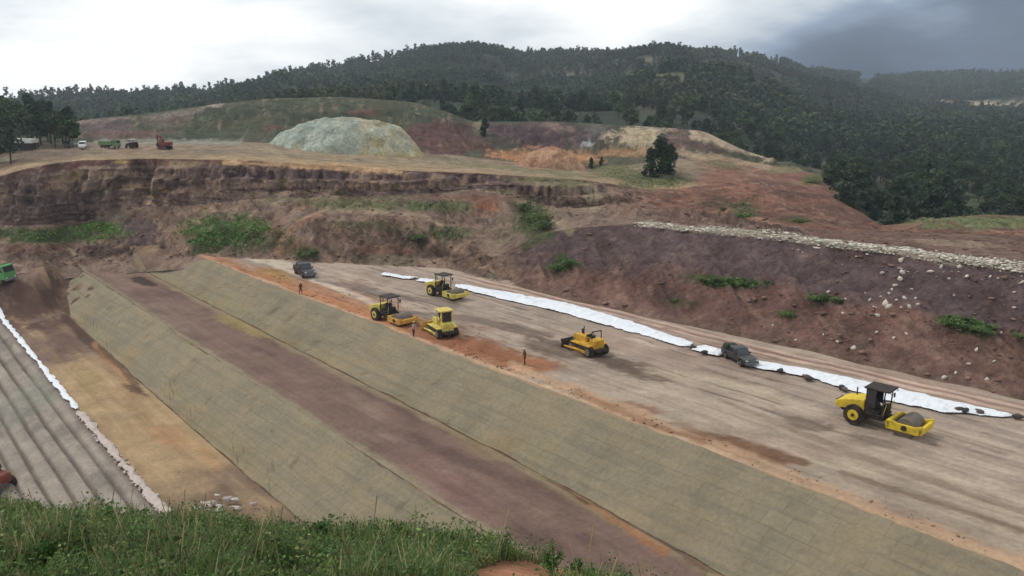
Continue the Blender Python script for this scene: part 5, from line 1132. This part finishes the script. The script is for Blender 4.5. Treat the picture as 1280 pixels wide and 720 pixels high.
# taller weeds that stand out
def weed_mesh(h):
    ps = []; st = []
    for s in range(5):
        a = RNG.uniform(0, 6.28); tp = np.array([math.cos(a)*h*.3, math.sin(a)*h*.3, h*RNG.uniform(.7, 1)]); 
        v, f = tube([[0, 0, -.05], tp*.5+[0, 0, .05*h], tp], [.012, .009, .004], 4); st.append((v, f, np.repeat(S(80, 88, 48)[None], len(v), 0)))
        m = 110; t = RNG.uniform(.2, 1, (m, 1)); P = tp*t+RNG.normal(0, .07*h, (m, 3)); ps.append(leafquads(P, .05, S(74, 104, 46)[None]*RNG.uniform(.6, 1.5, (m, 1)), .6))
    a = npmesh('stem', *join(st)); b = npmesh('foliage', *join(ps), smooth=False); a.materials.append(M_LEAF); b.materials.append(M_LEAF); return a, b
WD = [weed_mesh(h) for h in (.55, .7, .45)]
WP = [(40, 655, 'left tall weed at the top edge of the bank, before the furrows'), (128, 664, 'tall weed on the bank before the lower end of the furrows'), (250, 668, 'tall weed on the bank just before the pale stone heap'), (400, 676, 'tall leafy weed on the bank below the lower mat slope'), (500, 684, 'tall leafy weed on the bank where the lower mat slope meets the grass'), (560, 692, 'leafy weed at the bank edge before the brown bench'), (604, 697, 'dark leafy weed at the right part of the bank edge'), (690, 716, 'dark leafy weed right of the bare orange soil patch'), (720, 722, 'rightmost weed at the end of the grassy bank'), (310, 690, 'bright leafy weed in the middle of the bank'), (180, 700, 'bright leafy weed low on the left of the bank'), (60, 706, 'leafy weed near the lower left photo corner')]
for i, (px, py, lab) in enumerate(WP):
    dd = (proj(BXw, BD, BZ)[0]-px)**2+(proj(BXw, BD, BZ)[1]-py)**2+1e6*((BD < 7)|(BD>14.9)); k = np.unravel_index(np.argmin(dd), dd.shape)
    e = bpy.data.objects.new('weed', None); COL.objects.link(e); e.location = (BXw[k], BD[k], BZ[k]); e.rotation_euler.z = i*1.7; e.scale = (.75,)*3; tag(e, lab, 'weed', 'tall weeds on the bank')
    for nm, m in zip(('stem', 'foliage'), WD[i % 3]): o = bpy.data.objects.new(nm, m); COL.objects.link(o); o.parent = e
# ------------------------------------------------------------------ light, sky, air, camera
SUN_EL, SUN_AZ = 48., 300.      # azimuth clockwise from +Y (the viewing direction)
W = bpy.data.worlds.new('World'); SC.world = W; W.use_nodes = True; nt = W.node_tree; nt.nodes.clear(); L = nt.links
out = nd(nt, 'ShaderNodeOutputWorld'); tc = nd(nt, 'ShaderNodeTexCoord'); sep = nd(nt, 'ShaderNodeSeparateXYZ'); L.new(tc.outputs['Generated'], sep.inputs[0])
sky = nd(nt, 'ShaderNodeTexSky'); sky.sky_type = 'NISHITA'; sky.sun_disc = False; sky.sun_elevation = R(SUN_EL); sky.sun_rotation = R(SUN_AZ); sky.air_density = 1.; sky.dust_density = 2.
b1 = nd(nt, 'ShaderNodeBackground'); b1.inputs['Strength'].default_value = .05; L.new(sky.outputs[0], b1.inputs[0])
def mth(op, a, b=None, c=None, clamp=False):
    m = nd(nt, 'ShaderNodeMath', operation=op); m.use_clamp = clamp
    for i, q in enumerate((a, b, c)):
        if q is None: continue
        if hasattr(q, 'links'): L.new(q, m.inputs[i])
        else: m.inputs[i].default_value = q
    return m.outputs[0]
def mr(v, a, b, lo, hi):
    r = nd(nt, 'ShaderNodeMapRange'); r.interpolation_type = 'SMOOTHSTEP'; L.new(v, r.inputs[0])
    for i, q in enumerate((a, b, lo, hi)): r.inputs[1+i].default_value = q
    return r.outputs[0]
mp = nd(nt, 'ShaderNodeMapping'); mp.inputs['Scale'].default_value = (2.2, 2.2, 7.); mp.inputs['Location'].default_value = (3.1, .4, .2); L.new(tc.outputs['Generated'], mp.inputs[0])
nz = noise(nt, mp.outputs[0], 1., 7, .55)
xx, zz = sep.outputs[0], sep.outputs[2]
cen = mth('ADD', xx, mth('MULTIPLY', zz, -.5))
bias = mr(cen, .06, .34, .99, .08)                      # bright left, dark rain cloud right
band_ = mr(zz, .0, .07, .30, 0.); lowr = mth('MULTIPLY', band_, mr(xx, .25, .5, 0., 1.))
hi = mr(zz, .055, .13, 0., 1.)
f1 = mth('ADD', mth('ADD', bias, lowr), mth('MULTIPLY', mth('SUBTRACT', nz, .5), 2.1))
f1 = mth('ADD', f1, mth('MULTIPLY', hi, mr(xx, -.45, .05, -.26, .05)))
back = mr(sep.outputs[1], -.1, .5, 0., 1.); lowz = mr(zz, .28, .6, 1., 0.); wv = mth('MULTIPLY', back, lowz)
f = mth('ADD', mth('MULTIPLY', f1, wv), mth('MULTIPLY', mth('ADD', mth('MULTIPLY', mth('SUBTRACT', nz, .5), .7), .68), mth('SUBTRACT', 1., wv)), None, True)
cr = nd(nt, 'ShaderNodeValToRGB'); L.new(f, cr.inputs[0]); e = cr.color_ramp.elements
e[0].position = 0.; e[0].color = (.045, .072, .12, 1); e[1].position = 1.; e[1].color = (1.22, 1.22, 1.2, 1)
for ps, cc in ((.22, (.09, .13, .20)), (.42, (.25, .33, .44)), (.58, (.60, .66, .72)), (.74, (.80, .85, .88))): q = e.new(ps); q.color = (*cc, 1)
b2 = nd(nt, 'ShaderNodeBackground'); L.new(cr.outputs[0], b2.inputs[0]); b2.inputs['Strength'].default_value = 1.
mx = nd(nt, 'ShaderNodeMixShader'); mx.inputs[0].default_value = .9; L.new(b1.outputs[0], mx.inputs[1]); L.new(b2.outputs[0], mx.inputs[2]); L.new(mx.outputs[0], out.inputs[0])
sl = bpy.data.lights.new('sun', 'SUN'); sl.energy = 1.5; sl.angle = R(10); sl.color = (1, .95, .88); so = bpy.data.objects.new('sun', sl); COL.objects.link(so)
az = R(SUN_AZ); el = R(SUN_EL); sd = Vector((math.sin(az)*math.cos(el), math.cos(az)*math.cos(el), math.sin(el))); so.rotation_euler = sd.to_track_quat('Z', 'Y').to_euler()
HAZE = 0.0002
if HAZE:
    bm = B().box(-1450, 1450, -30, 1720, -90, 175, 0); hz = bm.out('haze', None, None); m = bpy.data.materials.new('haze'); m.use_nodes = True; n_ = m.node_tree; n_.nodes.clear()
    oo = nd(n_, 'ShaderNodeOutputMaterial'); pv = nd(n_, 'ShaderNodeVolumePrincipled'); pv.inputs['Color'].default_value = (.80, .88, 1., 1); pv.inputs['Density'].default_value = HAZE; pv.inputs['Anisotropy'].default_value = .2
    n_.links.new(pv.outputs[0], oo.inputs['Volume']); hz.data.materials.append(m); tag(hz, 'thin bluish air over the valley', 'haze', kind='stuff')
cam = bpy.data.cameras.new('camera'); cam.sensor_width = 36; cam.lens = 36*F/1280; cam.clip_start = .2; cam.clip_end = 9000; co = bpy.data.objects.new('camera', cam); COL.objects.link(co)
co.location = (0, 0, H); co.rotation_euler = (math.pi/2-PIT, 0, 0); SC.camera = co
vs_ = SC.view_settings; vs_.view_transform = 'Standard'; vs_.look = 'None'; vs_.exposure = .16; vs_.gamma = 1.; vs_.use_curve_mapping = False
SC.cycles.use_denoising = True; SC.cycles.volume_bounces = 0; SC.cycles.max_bounces = 6
